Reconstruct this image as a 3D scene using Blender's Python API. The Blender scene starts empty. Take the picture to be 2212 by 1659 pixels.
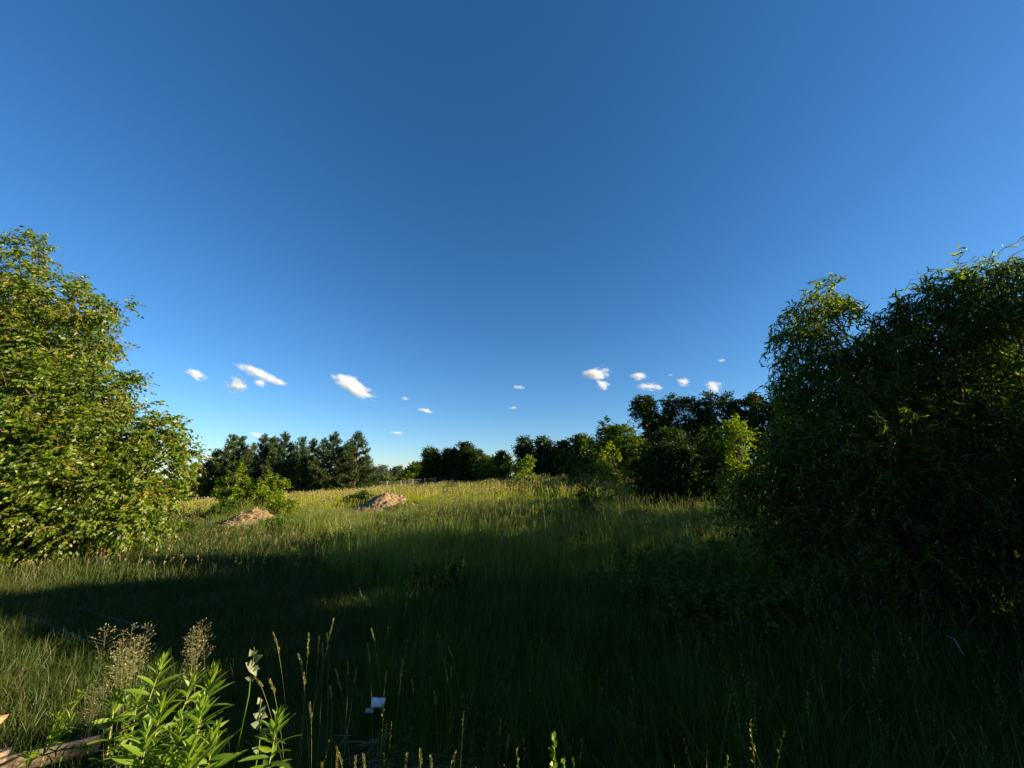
import bpy, math
import numpy as np
from mathutils import Vector
RX = np.random.RandomState
R = math.radians
SC = bpy.context.scene
COL = SC.collection

# ------------------------------------------------------------------ camera, sky, sun, exposure
F_PX, CX, CY, CAMZ = 831.0, 1106.0, 829.5, 1.75          # measured on a 2212 x 1659 view of the photo
TH = math.atan(205.5 / F_PX)
cam = bpy.data.cameras.new('camera'); camo = bpy.data.objects.new('camera', cam); COL.objects.link(camo)
cam.sensor_width = 36; cam.lens = 36 * F_PX / 2212; cam.clip_start = 0.05; cam.clip_end = 30000
camo.location = (0, 0, CAMZ); camo.rotation_euler = (math.pi / 2 + TH, 0, 0)
SC.camera = camo
SUN_AZ, SUN_EL = R(101), R(19)                          # clockwise from the view direction (+Y)
sd = Vector((math.sin(SUN_AZ) * math.cos(SUN_EL), math.cos(SUN_AZ) * math.cos(SUN_EL), math.sin(SUN_EL)))
W = bpy.data.worlds.new('World'); SC.world = W; W.use_nodes = True
nt = W.node_tree; bg = nt.nodes['Background']
sky = nt.nodes.new('ShaderNodeTexSky'); sky.sky_type = 'NISHITA'; sky.sun_disc = False
sky.sun_elevation = SUN_EL; sky.sun_rotation = SUN_AZ
sky.altitude = 0; sky.air_density = 1.0; sky.dust_density = 0.2; sky.ozone_density = 5.0
hs = nt.nodes.new('ShaderNodeHueSaturation'); hs.inputs['Saturation'].default_value = 1.15; hs.inputs['Value'].default_value = 1.0; hs.inputs['Hue'].default_value = 0.5
nt.links.new(sky.outputs[0], hs.inputs['Color']); nt.links.new(hs.outputs[0], bg.inputs[0])
bg.inputs[1].default_value = 0.065
sl = bpy.data.lights.new('sun', 'SUN'); sl.energy = 5.0; sl.angle = R(0.7); sl.color = (1.0, 0.80, 0.54)
so = bpy.data.objects.new('sun', sl); COL.objects.link(so)
so.rotation_euler = sd.to_track_quat('Z', 'Y').to_euler(); so.location = (0, 0, 60)
SC.view_settings.view_transform = 'Standard'; SC.view_settings.look = 'None'
SC.view_settings.exposure = 1.42; SC.view_settings.gamma = 1
cy = SC.cycles
cy.max_bounces = 7; cy.diffuse_bounces = 3; cy.transmission_bounces = 4; cy.transparent_max_bounces = 8
cy.volume_bounces = 10; cy.volume_step_rate = 0.3; cy.use_denoising = True; cy.sample_clamp_indirect = 4

# ------------------------------------------------------------------ measuring helpers
def ratios(px, py):
    u = (px - CX) / F_PX; v = (CY - py) / F_PX
    den = math.cos(TH) - v * math.sin(TH)
    return u / den, (math.sin(TH) + v * math.cos(TH)) / den
def at(px, py, d):
    a, b = ratios(px, py); return np.array([a * d, d, CAMZ + b * d])
def sstep(a, b, x):
    t = np.clip((x - a) / (b - a), 0, 1); return t * t * (3 - 2 * t)
def H(x, y):
    x = np.asarray(x, float); y = np.asarray(y, float)
    z = sstep(6, 35, y) * (0.72 + 0.063 * np.clip(x, -40, 26) + 0.012 * np.clip(y - 35, 0, 35))
    z = z + sstep(3, 8, y) * (0.05 * np.sin(x * 0.55 + 1.3) * np.cos(y * 0.47) + 0.03 * np.sin(x * 1.3 + y * 0.9))
    return z
def gpt(px, d, py=1080):
    a, _ = ratios(px, py); return np.array([a * d, d, float(H(a * d, d))])

# ------------------------------------------------------------------ mesh helpers
def mk_mesh(name, V, F, mats, mi=None, smooth=False):
    me = bpy.data.meshes.new(name)
    V = np.ascontiguousarray(V, dtype=np.float32)
    Fs = F if isinstance(F, list) else [F]
    Fs = [np.asarray(f, dtype=np.int32) for f in Fs if len(f)]
    me.vertices.add(len(V)); me.vertices.foreach_set('co', V.ravel())
    loops = np.concatenate([f.ravel() for f in Fs])
    tot = np.concatenate([np.full(len(f), f.shape[1], np.int32) for f in Fs])
    st = np.concatenate([[0], np.cumsum(tot)[:-1]]).astype(np.int32)
    me.loops.add(len(loops)); me.loops.foreach_set('vertex_index', loops)
    me.polygons.add(len(tot)); me.polygons.foreach_set('loop_start', st)
    if mi is not None: me.polygons.foreach_set('material_index', np.asarray(mi, np.int32))
    if smooth: me.polygons.foreach_set('use_smooth', np.ones(len(tot), bool))
    for m in (mats if isinstance(mats, (list, tuple)) else [mats]): me.materials.append(m)
    me.update(calc_edges=True)
    return me
def tag(o, label=None, cat=None, group=None, kind=None):
    if label: o['label'] = label
    if cat: o['category'] = cat
    if group: o['group'] = group
    if kind: o['kind'] = kind
    return o
def thing(name, loc, label, cat, group=None):
    o = bpy.data.objects.new(name, None); o.empty_display_size = 0.2; o.location = [float(c) for c in loc]
    COL.objects.link(o); return tag(o, label, cat, group)
def part(name, V, F, mat, parent=None, origin=None, smooth=False, mi=None):
    """world coordinates in; stored relative to the thing they belong to"""
    org = np.array(origin if origin is not None else ((0, 0, 0) if parent is None else chain_loc(parent)), float)
    me = mk_mesh(name, np.asarray(V) - org, F, mat, mi, smooth)
    o = bpy.data.objects.new(name, me); COL.objects.link(o)
    if parent is not None: o.parent = parent
    else: o.location = org
    return o
def chain_loc(o):
    p = np.zeros(3)
    while o is not None: p += np.array(o.location); o = o.parent
    return p
class Bag:
    def __init__(s): s.V = []; s.T = []; s.Q = []; s.mt = []; s.mq = []; s.n = 0
    def add(s, V, F, m=0):
        V = np.asarray(V, float).reshape(-1, 3); F = np.asarray(F)
        if len(F) == 0: return
        (s.T if F.shape[1] == 3 else s.Q).append(F + s.n)
        (s.mt if F.shape[1] == 3 else s.mq).append(np.full(len(F), m))
        s.V.append(V); s.n += len(V)
    def out(s):
        F = []; mi = []
        if s.T: F.append(np.concatenate(s.T)); mi.append(np.concatenate(s.mt))
        if s.Q: F.append(np.concatenate(s.Q)); mi.append(np.concatenate(s.mq))
        return np.concatenate(s.V), F, np.concatenate(mi)
    def part(s, name, mat, parent=None, origin=None, smooth=False):
        V, F, mi = s.out(); return part(name, V, F, mat, parent, origin, smooth, mi)
def nrm(a): return a / np.maximum(np.linalg.norm(a, axis=-1, keepdims=True), 1e-9)
def tube(P, r, n=6, cap=True):
    P = np.asarray(P, float); m = len(P); r = np.broadcast_to(np.asarray(r, float), (m,))
    T = nrm(np.gradient(P, axis=0)); ref = np.array([0.31, 0.17, 0.93]) if abs(T[0][2]) < 0.8 else np.array([0.95, 0.2, 0.1])
    A = nrm(np.cross(T, ref)); B = np.cross(T, A)
    an = np.arange(n) * 2 * np.pi / n
    V = P[:, None] + r[:, None, None] * (np.cos(an)[None, :, None] * A[:, None] + np.sin(an)[None, :, None] * B[:, None])
    i = np.arange(m - 1)[:, None] * n; j = np.arange(n)[None]; k = (j + 1) % n
    F = np.stack([i + j, i + k, i + n + k, i + n + j], -1).reshape(-1, 4)
    return V.reshape(-1, 3), F
def bez(a, b, c, n=8):
    t = np.linspace(0, 1, n)[:, None]; return (1 - t) ** 2 * a + 2 * t * (1 - t) * b + t * t * c
LEAF = (np.array([[0, 0, 0], [-.29, .33, .07], [0, .5, 0], [.29, .33, .07], [-.2, .72, .03], [.2, .72, .03], [0, 1, -.12]]),
        np.array([[0, 2, 1], [0, 3, 2], [1, 2, 4], [2, 3, 5], [4, 2, 6], [2, 5, 6]]))
LEAF2 = (np.array([[0, 0, 0], [-.34, .45, .08], [.34, .45, .08], [0, 1, -.08]]), np.array([[0, 2, 1], [1, 2, 3]]))
def lance(w=.11, n=5, droop=.35, fold=.05):
    t = np.linspace(0, 1, n); pr = np.sin(np.pi * np.clip(t * .93 + .07, 0, 1)) ** .8 * w; pr[0] = w * .12
    V = []; 
    for q, p in zip(t, pr): z = -droop * q * q; V += [[-p, q, z + fold], [0, q, z], [p, q, z + fold]]
    F = []
    for i in range(n - 1):
        a = 3 * i; F += [[a, a + 1, a + 4, a + 3], [a + 1, a + 2, a + 5, a + 4]]
    return np.array(V), np.array(F)
def curl(n=6, w=.075, amp=.16, turn=2.0):
    t = np.linspace(0, 1, n); V = []
    for q in t:
        p = w * math.sin(math.pi * min(1, q * .9 + .1)) ** .7; a = turn * q
        c = np.array([amp * math.sin(q * 5.0), q * .9, amp * math.cos(q * 4.2) - amp])
        s = np.array([math.cos(a), 0, math.sin(a)]) * p
        V += [c - s, c + s]
    F = [[2 * i, 2 * i + 1, 2 * i + 3, 2 * i + 2] for i in range(n - 1)]
    return np.array(V), np.array(F)
def stamp(tm, P, D, N, S):
    """place template tm at points P, its y axis along D, its z axis near N, scaled S"""
    D = nrm(D); X = nrm(np.cross(D, N)); Z = np.cross(X, D)
    TV, TF = tm; S = np.broadcast_to(np.asarray(S, float), (len(P),))
    V = P[:, None] + S[:, None, None] * (TV[None, :, 0:1] * X[:, None] + TV[None, :, 1:2] * D[:, None] + TV[None, :, 2:3] * Z[:, None])
    F = TF[None] + (np.arange(len(P)) * len(TV))[:, None, None]
    return V.reshape(-1, 3), F.reshape(-1, TF.shape[1])

# ------------------------------------------------------------------ materials
def mat(name): 
    m = bpy.data.materials.new(name); m.use_nodes = True; n = m.node_tree.nodes; n.clear()
    return m, n, m.node_tree.links
def ramp(n, stops):
    r = n.new('ShaderNodeValToRGB'); e = r.color_ramp.elements
    while len(e) < len(stops): e.new(0.5)
    for q, (p, c) in zip(e, stops): q.position = p; q.color = (*c, 1)
    return r
def leaf_mat(name, stops, transl=0.45, rough=0.55, gloss=0.06, tint=1.25, noise=None, inst=False):
    m, n, L = mat(name)
    g = n.new('ShaderNodeNewGeometry'); r = ramp(n, stops)
    fac = g.outputs['Random Per Island']
    if inst:
        oi = n.new('ShaderNodeObjectInfo'); mx = n.new('ShaderNodeMath'); mx.operation = 'MULTIPLY_ADD'
        L.new(g.outputs['Random Per Island'], mx.inputs[0]); mx.inputs[1].default_value = 0.6
        m2 = n.new('ShaderNodeMath'); m2.operation = 'MULTIPLY'; L.new(oi.outputs['Random'], m2.inputs[0]); m2.inputs[1].default_value = 0.4
        L.new(m2.outputs[0], mx.inputs[2]); fac = mx.outputs[0]
    if noise:
        tx = n.new('ShaderNodeTexNoise'); tx.inputs['Scale'].default_value = noise[0]; tx.inputs['Detail'].default_value = 3
        L.new(g.outputs['Position'], tx.inputs['Vector'])
        a = n.new('ShaderNodeMath'); a.operation = 'MULTIPLY_ADD'; L.new(tx.outputs['Fac'], a.inputs[0])
        a.inputs[1].default_value = noise[1]; a.inputs[2].default_value = -noise[1] * 0.5
        b = n.new('ShaderNodeMath'); b.operation = 'ADD'; b.use_clamp = True
        L.new(fac, b.inputs[0]); L.new(a.outputs[0], b.inputs[1]); fac = b.outputs[0]
    L.new(fac, r.inputs[0])
    d = n.new('ShaderNodeBsdfDiffuse'); t = n.new('ShaderNodeBsdfTranslucent'); gl = n.new('ShaderNodeBsdfGlossy')
    gl.inputs['Roughness'].default_value = rough; gl.inputs['Color'].default_value = (1, 1, 1, 1)
    L.new(r.outputs[0], d.inputs[0])
    mu = n.new('ShaderNodeMix'); mu.data_type = 'RGBA'; mu.blend_type = 'MULTIPLY'; mu.inputs[0].default_value = 1
    L.new(r.outputs[0], mu.inputs[6]); mu.inputs[7].default_value = (1.25 * tint, 1.2 * tint, 0.45 * tint, 1); L.new(mu.outputs[2], t.inputs[0])
    s = n.new('ShaderNodeMixShader'); s.inputs[0].default_value = transl; L.new(d.outputs[0], s.inputs[1]); L.new(t.outputs[0], s.inputs[2])
    s2 = n.new('ShaderNodeMixShader'); s2.inputs[0].default_value = gloss; L.new(s.outputs[0], s2.inputs[1]); L.new(gl.outputs[0], s2.inputs[2])
    o = n.new('ShaderNodeOutputMaterial'); L.new(s2.outputs[0], o.inputs[0])
    return m
def rough_mat(name, stops, scale=6, bump=0.4, stretch=(1, 1, 1), rough=0.9, obj=True, detail=8, spec=.2):
    m, n, L = mat(name)
    tc = n.new('ShaderNodeTexCoord'); mp = n.new('ShaderNodeMapping'); mp.inputs['Scale'].default_value = stretch
    L.new(tc.outputs['Object'], mp.inputs[0])
    tx = n.new('ShaderNodeTexNoise'); tx.inputs['Scale'].default_value = scale; tx.inputs['Detail'].default_value = detail; tx.inputs['Roughness'].default_value = .65
    L.new(mp.outputs[0], tx.inputs['Vector']); r = ramp(n, stops); L.new(tx.outputs['Fac'], r.inputs[0])
    b = n.new('ShaderNodeBump'); b.inputs['Strength'].default_value = bump; b.inputs['Distance'].default_value = 0.02; L.new(tx.outputs['Fac'], b.inputs['Height'])
    p = n.new('ShaderNodeBsdfPrincipled'); p.inputs['Roughness'].default_value = rough; p.inputs['Specular IOR Level'].default_value = spec
    L.new(r.outputs[0], p.inputs['Base Color']); L.new(b.outputs[0], p.inputs['Normal'])
    o = n.new('ShaderNodeOutputMaterial'); L.new(p.outputs[0], o.inputs[0])
    return m
M = {}
M['bark'] = rough_mat('bark', [(.3, (.05, .04, .03)), (.7, (.16, .13, .10))], 14, .7, (1, 1, .25))
M['pinebark'] = rough_mat('pine_bark', [(.3, (.07, .04, .025)), (.7, (.16, .085, .05))], 10, .6, (1, 1, .3))
M['twig'] = rough_mat('twig', [(.3, (.13, .10, .05)), (.7, (.24, .19, .09))], 20, .2)
M['greytwig'] = rough_mat('grey_twig', [(.3, (.10, .085, .07)), (.7, (.22, .19, .16))], 20, .2)
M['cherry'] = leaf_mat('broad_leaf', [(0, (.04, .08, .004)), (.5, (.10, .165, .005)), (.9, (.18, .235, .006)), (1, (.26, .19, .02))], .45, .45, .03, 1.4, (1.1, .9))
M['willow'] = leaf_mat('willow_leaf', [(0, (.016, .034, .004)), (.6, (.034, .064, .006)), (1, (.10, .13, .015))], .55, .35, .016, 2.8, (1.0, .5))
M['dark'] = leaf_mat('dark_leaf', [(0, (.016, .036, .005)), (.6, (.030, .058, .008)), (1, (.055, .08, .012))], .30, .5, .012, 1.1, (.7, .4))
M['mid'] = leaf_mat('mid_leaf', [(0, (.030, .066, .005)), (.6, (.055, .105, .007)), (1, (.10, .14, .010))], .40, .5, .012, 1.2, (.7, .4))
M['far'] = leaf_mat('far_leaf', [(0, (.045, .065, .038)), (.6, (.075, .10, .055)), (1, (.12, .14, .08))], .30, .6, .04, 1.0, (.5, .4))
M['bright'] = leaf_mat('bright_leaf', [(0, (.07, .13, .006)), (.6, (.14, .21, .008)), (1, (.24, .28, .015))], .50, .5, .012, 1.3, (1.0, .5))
M['needle'] = leaf_mat('pine_needle', [(0, (.022, .042, .012)), (.6, (.045, .075, .018)), (1, (.09, .115, .03))], .15, .5, .01, 1.0, (.8, .6))
M['meadow'] = leaf_mat('meadow_blade', [(0, (.13, .23, .010)), (.45, (.27, .35, .018)), (.85, (.40, .39, .04)), (1, (.55, .46, .14))], .45, .5, .012, 1.3, (.22, .9), True)  # far grass: straw tone, with some sunlight put into the colour
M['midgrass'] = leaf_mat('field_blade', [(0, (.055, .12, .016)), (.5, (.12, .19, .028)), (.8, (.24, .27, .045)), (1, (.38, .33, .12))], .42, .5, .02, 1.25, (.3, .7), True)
M['grass'] = leaf_mat('grass_blade', [(0, (.020, .058, .006)), (.5, (.038, .10, .010)), (.8, (.075, .14, .018)), (1, (.18, .17, .06))], .40, .4, .02, 1.15, (.35, .55), True)  # near grass colour darkened to deepen the foreground shade
M['lawn'] = leaf_mat('lawn_blade', [(0, (.028, .062, .006)), (.6, (.052, .085, .010)), (1, (.14, .12, .04))], .36, .5, .02, 1.1, (.5, .8), True)  # lowered a little, partial shade put into the colour
M['seed'] = leaf_mat('seed_head', [(0, (.12, .11, .03)), (.6, (.24, .19, .07)), (1, (.38, .30, .13))], .35, .6, .02, 1.0, (.3, .5), True)
M['seedfar'] = leaf_mat('meadow_seed_head', [(0, (.18, .17, .05)), (.6, (.30, .27, .09)), (1, (.45, .37, .17))], .35, .6, .02, 1.1, (.25, .6), True)  # paler copy of the seed head colour, sunlight painted in
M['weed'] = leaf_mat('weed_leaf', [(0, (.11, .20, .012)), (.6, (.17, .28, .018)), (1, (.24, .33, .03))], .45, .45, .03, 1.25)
M['weedstem'] = leaf_mat('weed_stem', [(0, (.22, .27, .06)), (1, (.32, .34, .10))], .15, .5, .05, 1.0)
M['pale'] = leaf_mat('pale_leaf', [(0, (.22, .27, .16)), (1, (.38, .42, .26))], .25, .6, .05, 1.0)
M['ear'] = leaf_mat('ear', [(0, (.17, .20, .05)), (1, (.38, .36, .14))], .35, .6, .03, 1.0)
M['spikelet'] = leaf_mat('spikelet', [(0, (.15, .15, .06)), (.8, (.27, .24, .12)), (1, (.60, .56, .42))], .35, .6, .04, 1.0)
M['poppy'] = leaf_mat('poppy_petal', [(0, (.55, .02, .015)), (1, (.75, .04, .02))], .35, .5, .04, 1.0)
M['dry'] = leaf_mat('dry_stalk', [(0, (.12, .10, .06)), (1, (.26, .22, .15))], .2, .6, .03, 1.0)
M['wood'] = rough_mat('weathered_wood', [(.3, (.10, .075, .055)), (.5, (.28, .21, .15)), (.75, (.42, .33, .24))], 5, .5, (1, 9, 9))
M['freshwood'] = rough_mat('fresh_wood', [(.3, (.45, .25, .11)), (.7, (.66, .42, .2))], 5, .3, (1, 9, 9))
M['oldwood'] = rough_mat('old_grey_wood', [(.25, (.06, .05, .038)), (.8, (.16, .13, .10))], 6, .5, (1, 1, 9))
M['concrete'] = rough_mat('concrete', [(.3, (.22, .22, .20)), (.7, (.36, .35, .33))], 12, .3)
M['wire'] = rough_mat('wire', [(.3, (.22, .22, .22)), (.7, (.35, .35, .35))], 12, .1, rough=.5)
M['white'] = rough_mat('white_board', [(.2, (.70, .74, .80)), (.8, (.82, .84, .88))], 3, .05)
M['greyboard'] = rough_mat('grey_board', [(.2, (.26, .28, .32)), (.8, (.4, .42, .45))], 3, .05)
M['soil'] = rough_mat('soil', [(.32, (.09, .062, .034)), (.5, (.22, .155, .08)), (.72, (.36, .26, .14))], 3.2, 1.0, detail=12)
M['clod'] = rough_mat('soil_clod', [(.2, (.15, .105, .06)), (.8, (.36, .27, .16))], 4, .8)
M['ground'] = rough_mat('meadow_soil', [(.3, (.022, .04, .008)), (.55, (.035, .055, .012)), (.8, (.08, .075, .025))], .8, .6, rough=1.0, spec=0)

# ------------------------------------------------------------------ ground
def build_ground():
    xs = np.concatenate([[-6000, -2500, -1000, -400, -160, -90], np.arange(-60, 60.1, 1.0), [90, 160, 400, 1000, 2500, 6000]])
    ys = np.concatenate([[-3000, -800, -200, -60, -25, -10], np.arange(-4, 90.1, 1.0), [120, 200, 500, 1500, 4000, 9000]])
    X, Y = np.meshgrid(xs, ys); Z = H(X, Y)
    V = np.stack([X, Y, Z], -1).reshape(-1, 3); nx = len(xs)
    i, j = np.meshgrid(np.arange(nx - 1), np.arange(len(ys) - 1)); a = (j * nx + i).ravel()
    tag(part('ground', V, np.stack([a, a + 1, a + nx + 1, a + nx], -1), M['ground'], smooth=True), kind='structure')
build_ground()

# ------------------------------------------------------------------ clouds (far away, real volumes)
def cloud_mat():
    m, n, L = mat('cloud')
    tc = n.new('ShaderNodeTexCoord'); oi = n.new('ShaderNodeObjectInfo')
    ln = n.new('ShaderNodeVectorMath'); ln.operation = 'LENGTH'; L.new(tc.outputs['Object'], ln.inputs[0])
    mu = n.new('ShaderNodeMath'); mu.operation = 'MULTIPLY'; mu.inputs[1].default_value = 50; L.new(oi.outputs['Random'], mu.inputs[0])
    def noise(sc, det):
        t = n.new('ShaderNodeTexNoise'); t.noise_dimensions = '4D'; t.inputs['Scale'].default_value = sc; t.inputs['Detail'].default_value = det
        t.inputs['Roughness'].default_value = .6
        L.new(tc.outputs['Object'], t.inputs['Vector']); L.new(mu.outputs[0], t.inputs['W']); return t
    a = noise(1.3, 1); b = noise(4.0, 6)
    def ma(op, x, y, z=None):
        q = n.new('ShaderNodeMath'); q.operation = op
        for k, w in enumerate((x, y, z)):
            if w is None: continue
            if isinstance(w, (int, float)): q.inputs[k].default_value = w
            else: L.new(w, q.inputs[k])
        return q.outputs[0]
    v = ma('SUBTRACT', 0.62, ln.outputs['Value'])
    v = ma('ADD', v, ma('MULTIPLY_ADD', a.outputs['Fac'], 1.5, -.75))
    v = ma('ADD', v, ma('MULTIPLY_ADD', b.outputs['Fac'], 1.5, -.75))
    v = ma('MINIMUM', v, ma('MULTIPLY', ma('SUBTRACT', 0.98, ln.outputs['Value']), 2.0))
    v = ma('MULTIPLY', ma('MAXIMUM', v, 0.0), 0.08)
    p = n.new('ShaderNodeVolumePrincipled'); p.inputs['Color'].default_value = (1, 1, 1, 1); p.inputs['Anisotropy'].default_value = 0.0
    L.new(v, p.inputs['Density'])
    o = n.new('ShaderNodeOutputMaterial'); L.new(p.outputs[0], o.inputs['Volume']); return m
M['cloud'] = cloud_mat()
def ico(sub=2):
    import bmesh
    bm = bmesh.new(); bmesh.ops.create_icosphere(bm, subdivisions=sub, radius=1)
    V = np.array([v.co[:] for v in bm.verts]); F = np.array([[v.index for v in f.verts] for f in bm.faces]); bm.free(); return V, F
CL = [  # centre px, size px, tilt degrees, label
 (424, 810, 46, 17, 26, 'thin slanting white cloud nearest the broad green tree'),
 (512, 831, 40, 38, 40, 'upright white puff under the long cloud, small and tapering'),
 (566, 811, 100, 24, 20, 'long white cloud streak sloping down to the right above the shrub'),
 (562, 828, 26, 17, 10, 'small faint puff tucked below the long cloud streak'),
 (766, 839, 112, 44, 20, 'large grey-white cloud above the tallest pine on the right of the pines'),
 (874, 861, 22, 12, 10, 'tiny white puff just beyond the large slanting grey-white cloud'),
 (920, 887, 46, 12, 8, 'small flat white cloud high over the gap between pines and dark trees'),
 (856, 935, 38, 11, 0, 'low double puff with grey base just above the gap'),
 (557, 941, 44, 11, 0, 'faint lilac cloud just showing behind the pine tops'),
 (1122, 837, 32, 13, 5, 'small soft white cloud alone in the middle of the sky'),
 (1108, 881, 24, 8, 0, 'tiny faint lilac cloud low in the middle of the sky'),
 (1288, 808, 80, 42, 6, 'brightest big white cloud with a rounded top'),
 (1300, 830, 46, 26, 25, 'white tail of cloud hanging under the brightest big cloud'),
 (1380, 813, 48, 19, 5, 'white cloud with a bumpy top over a fainter one'),
 (1403, 836, 58, 21, 0, 'fainter ragged cloud beneath the bumpy white one'),
 (1475, 825, 36, 22, 12, 'compact white cloud above the tall dark trees'),
 (1543, 836, 46, 28, 15, 'white cloud with a small wisp, nearest the twisted willow'),
 (1448, 810, 14, 6, 0, 'very faint speck of cloud between two white ones'),
 (1559, 778, 20, 10, -10, 'highest tiny cloud, near the twisted willow'),
]
def build_clouds():
    V, F = ico(3)
    for k, (px, py, w, h, tilt, lab) in enumerate(CL):
        d = 2600.0; me = mk_mesh('cloud', V, F, M['cloud']); o = bpy.data.objects.new('cloud', me); COL.objects.link(o)
        p = at(px, py, d); o.location = p; sc = 1.08 * math.hypot(1, p[0] / d)
        rx = w / 2 / F_PX * d * sc; rz = h / 2 / F_PX * d * sc
        o.scale = (rx, max(rz, rx * .6), rz); o.rotation_euler = (0, R(tilt), -math.atan2(p[0], d))
        tag(o, lab, 'cloud', 'small clouds low in the sky')
build_clouds()

# ------------------------------------------------------------------ deciduous trees
def limb_set(bag, base, lumps, r0, rng, n=8, fork=.35):
    top = lumps[:, :3].mean(0); top = top * .5 + base * .5 + np.array([0, 0, 0]); hub = base * (1 - fork) + top * fork
    hub[2] = max(hub[2], base[2] + .15)
    V, F = tube(bez(base - [0, 0, .2], (base + hub) / 2 + rng.normal(0, .06, 3) * r0 * 8, hub, 6), np.linspace(r0 * 1.2, r0 * .8, 6), 9); bag.add(V, F)
    for l in lumps:
        c = l[:3]; mid = hub * .5 + c * .5 + np.array([0, 0, -.12 * np.linalg.norm(c - hub)]) + rng.normal(0, .08, 3) * np.linalg.norm(c - hub)
        rr = r0 * np.clip(.25 + .25 * l[3] / max(lumps[:, 3].max(), 1e-6), .2, .6)
        V, F = tube(bez(hub, mid, c, n), np.linspace(rr, rr * .22, n), 6); bag.add(V, F)
        for _ in range(3):
            e = c + rng.normal(0, 1, 3) * l[3:6] * .5
            V, F = tube(bez(mid * .4 + c * .6, (mid + e) / 2, e, 5), np.linspace(rr * .4, rr * .1, 5), 4); bag.add(V, F)
def crown(lumps, dens, L, nl, size, tm, rng, droop=.3, hang=.4, up=.2, inner=.45, jit=.5, twigs=0, clump=9):
    VV = []; FF = []; n0 = 0; TW = Bag()
    for l in lumps:
        c, r = l[:3], l[3:6]; n = int((abs(dens) if dens < 2 else 1.9) * 4.19 * (r[0] * r[1] + r[1] * r[2] + r[0] * r[2]) / (nl * .38 * size ** 2))
        if n < 1: continue
        nc = max(4, n // clump); ci = rng.randint(0, nc, n); u = nrm(nrm(rng.normal(0, 1, (nc, 3)))[ci] + rng.normal(0, .20, (n, 3)))
        q = np.clip((inner + (1 - inner) * rng.rand(nc, 1) ** .6)[ci] + rng.normal(0, .07, (n, 1)), .1, 1.05)
        s = c + u * r * q; d = nrm(u * .9 + rng.normal(0, jit, (n, 3)) + [0, 0, up])
        ln = L * rng.uniform(.5, 1.3, n)
        t = (np.arange(nl) + .6) / nl
        P = s[:, None] + d[:, None] * (ln[:, None] * t)[..., None]; P[..., 2] -= droop * (ln[:, None] * t) ** 2 / L
        side = nrm(np.cross(d, [0, 0, 1.0]) + 1e-4)
        sg = np.where(np.arange(nl) % 2 == 0, 1.0, -1.0)[None, :, None]
        D = d[:, None] * .7 + side[:, None] * sg * .8 + rng.normal(0, .3, (n, nl, 3)); D[..., 2] -= hang
        N = rng.normal(0, .8, (n, nl, 3)) + [.25, -.1, .7]
        S = size * rng.uniform(.65, 1.25, n * nl)
        V, F = stamp(tm, P.reshape(-1, 3), D.reshape(-1, 3), N.reshape(-1, 3), S)
        VV.append(V); FF.append(F + n0); n0 += len(V)
        if twigs:
            for k in np.where(rng.rand(n) < twigs)[0]:
                tt = np.linspace(-.3, 1, 5)[:, None] * ln[k]; Q = s[k] + d[k] * tt; Q[:, 2] -= droop * tt[:, 0] ** 2 / L
                a, b = tube(Q, np.linspace(.010, .003, 5), 3); TW.add(a, b)
    return np.concatenate(VV), np.concatenate(FF), TW
def lumps_auto(base, Ht, Wd, n, rng, lo=.15, shape=1.0, rr=(.20, .34)):
    """lumps filling an upright egg: Ht high, Wd wide, the widest point about a third up"""
    o = []
    for k in range(n):
        h = lo + (1 - lo) * (k + rng.rand()) / n; w = math.sin(math.pi * min(1, (h * .62 + .25))) ** shape * .5
        a = rng.rand() * 6.28 + k * 2.4; rad = w * Wd * rng.uniform(.25, .85)
        r = Wd * rng.uniform(*rr) * (1.05 - .30 * h)
        z = min(h * Ht, Ht - r * .75)
        o.append([base[0] + math.cos(a) * rad, base[1] + math.sin(a) * rad, base[2] + max(z, r * .6), r, r, r * rng.uniform(.75, 1.1)])
    return np.array(o)
def tree(name, cat, label, base, lumps, matl, dens, L, nl, size, rng, tm=LEAF2, r0=.12, group=None, bark='bark', **k):
    base = np.array(base, float)
    t = thing(name, base, label, cat, group); b = Bag(); limb_set(b, base, lumps, r0, rng); b.part('trunk', M[bark], t, smooth=True)
    tw = k.get('twigs', 0); V, F, TW = crown(lumps, dens, L, nl, size, tm, rng, **k); part('crown', V, F, M[matl], t)
    if tw and TW.n: TW.part('twigs', M['twig'], t)
    return t

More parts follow.
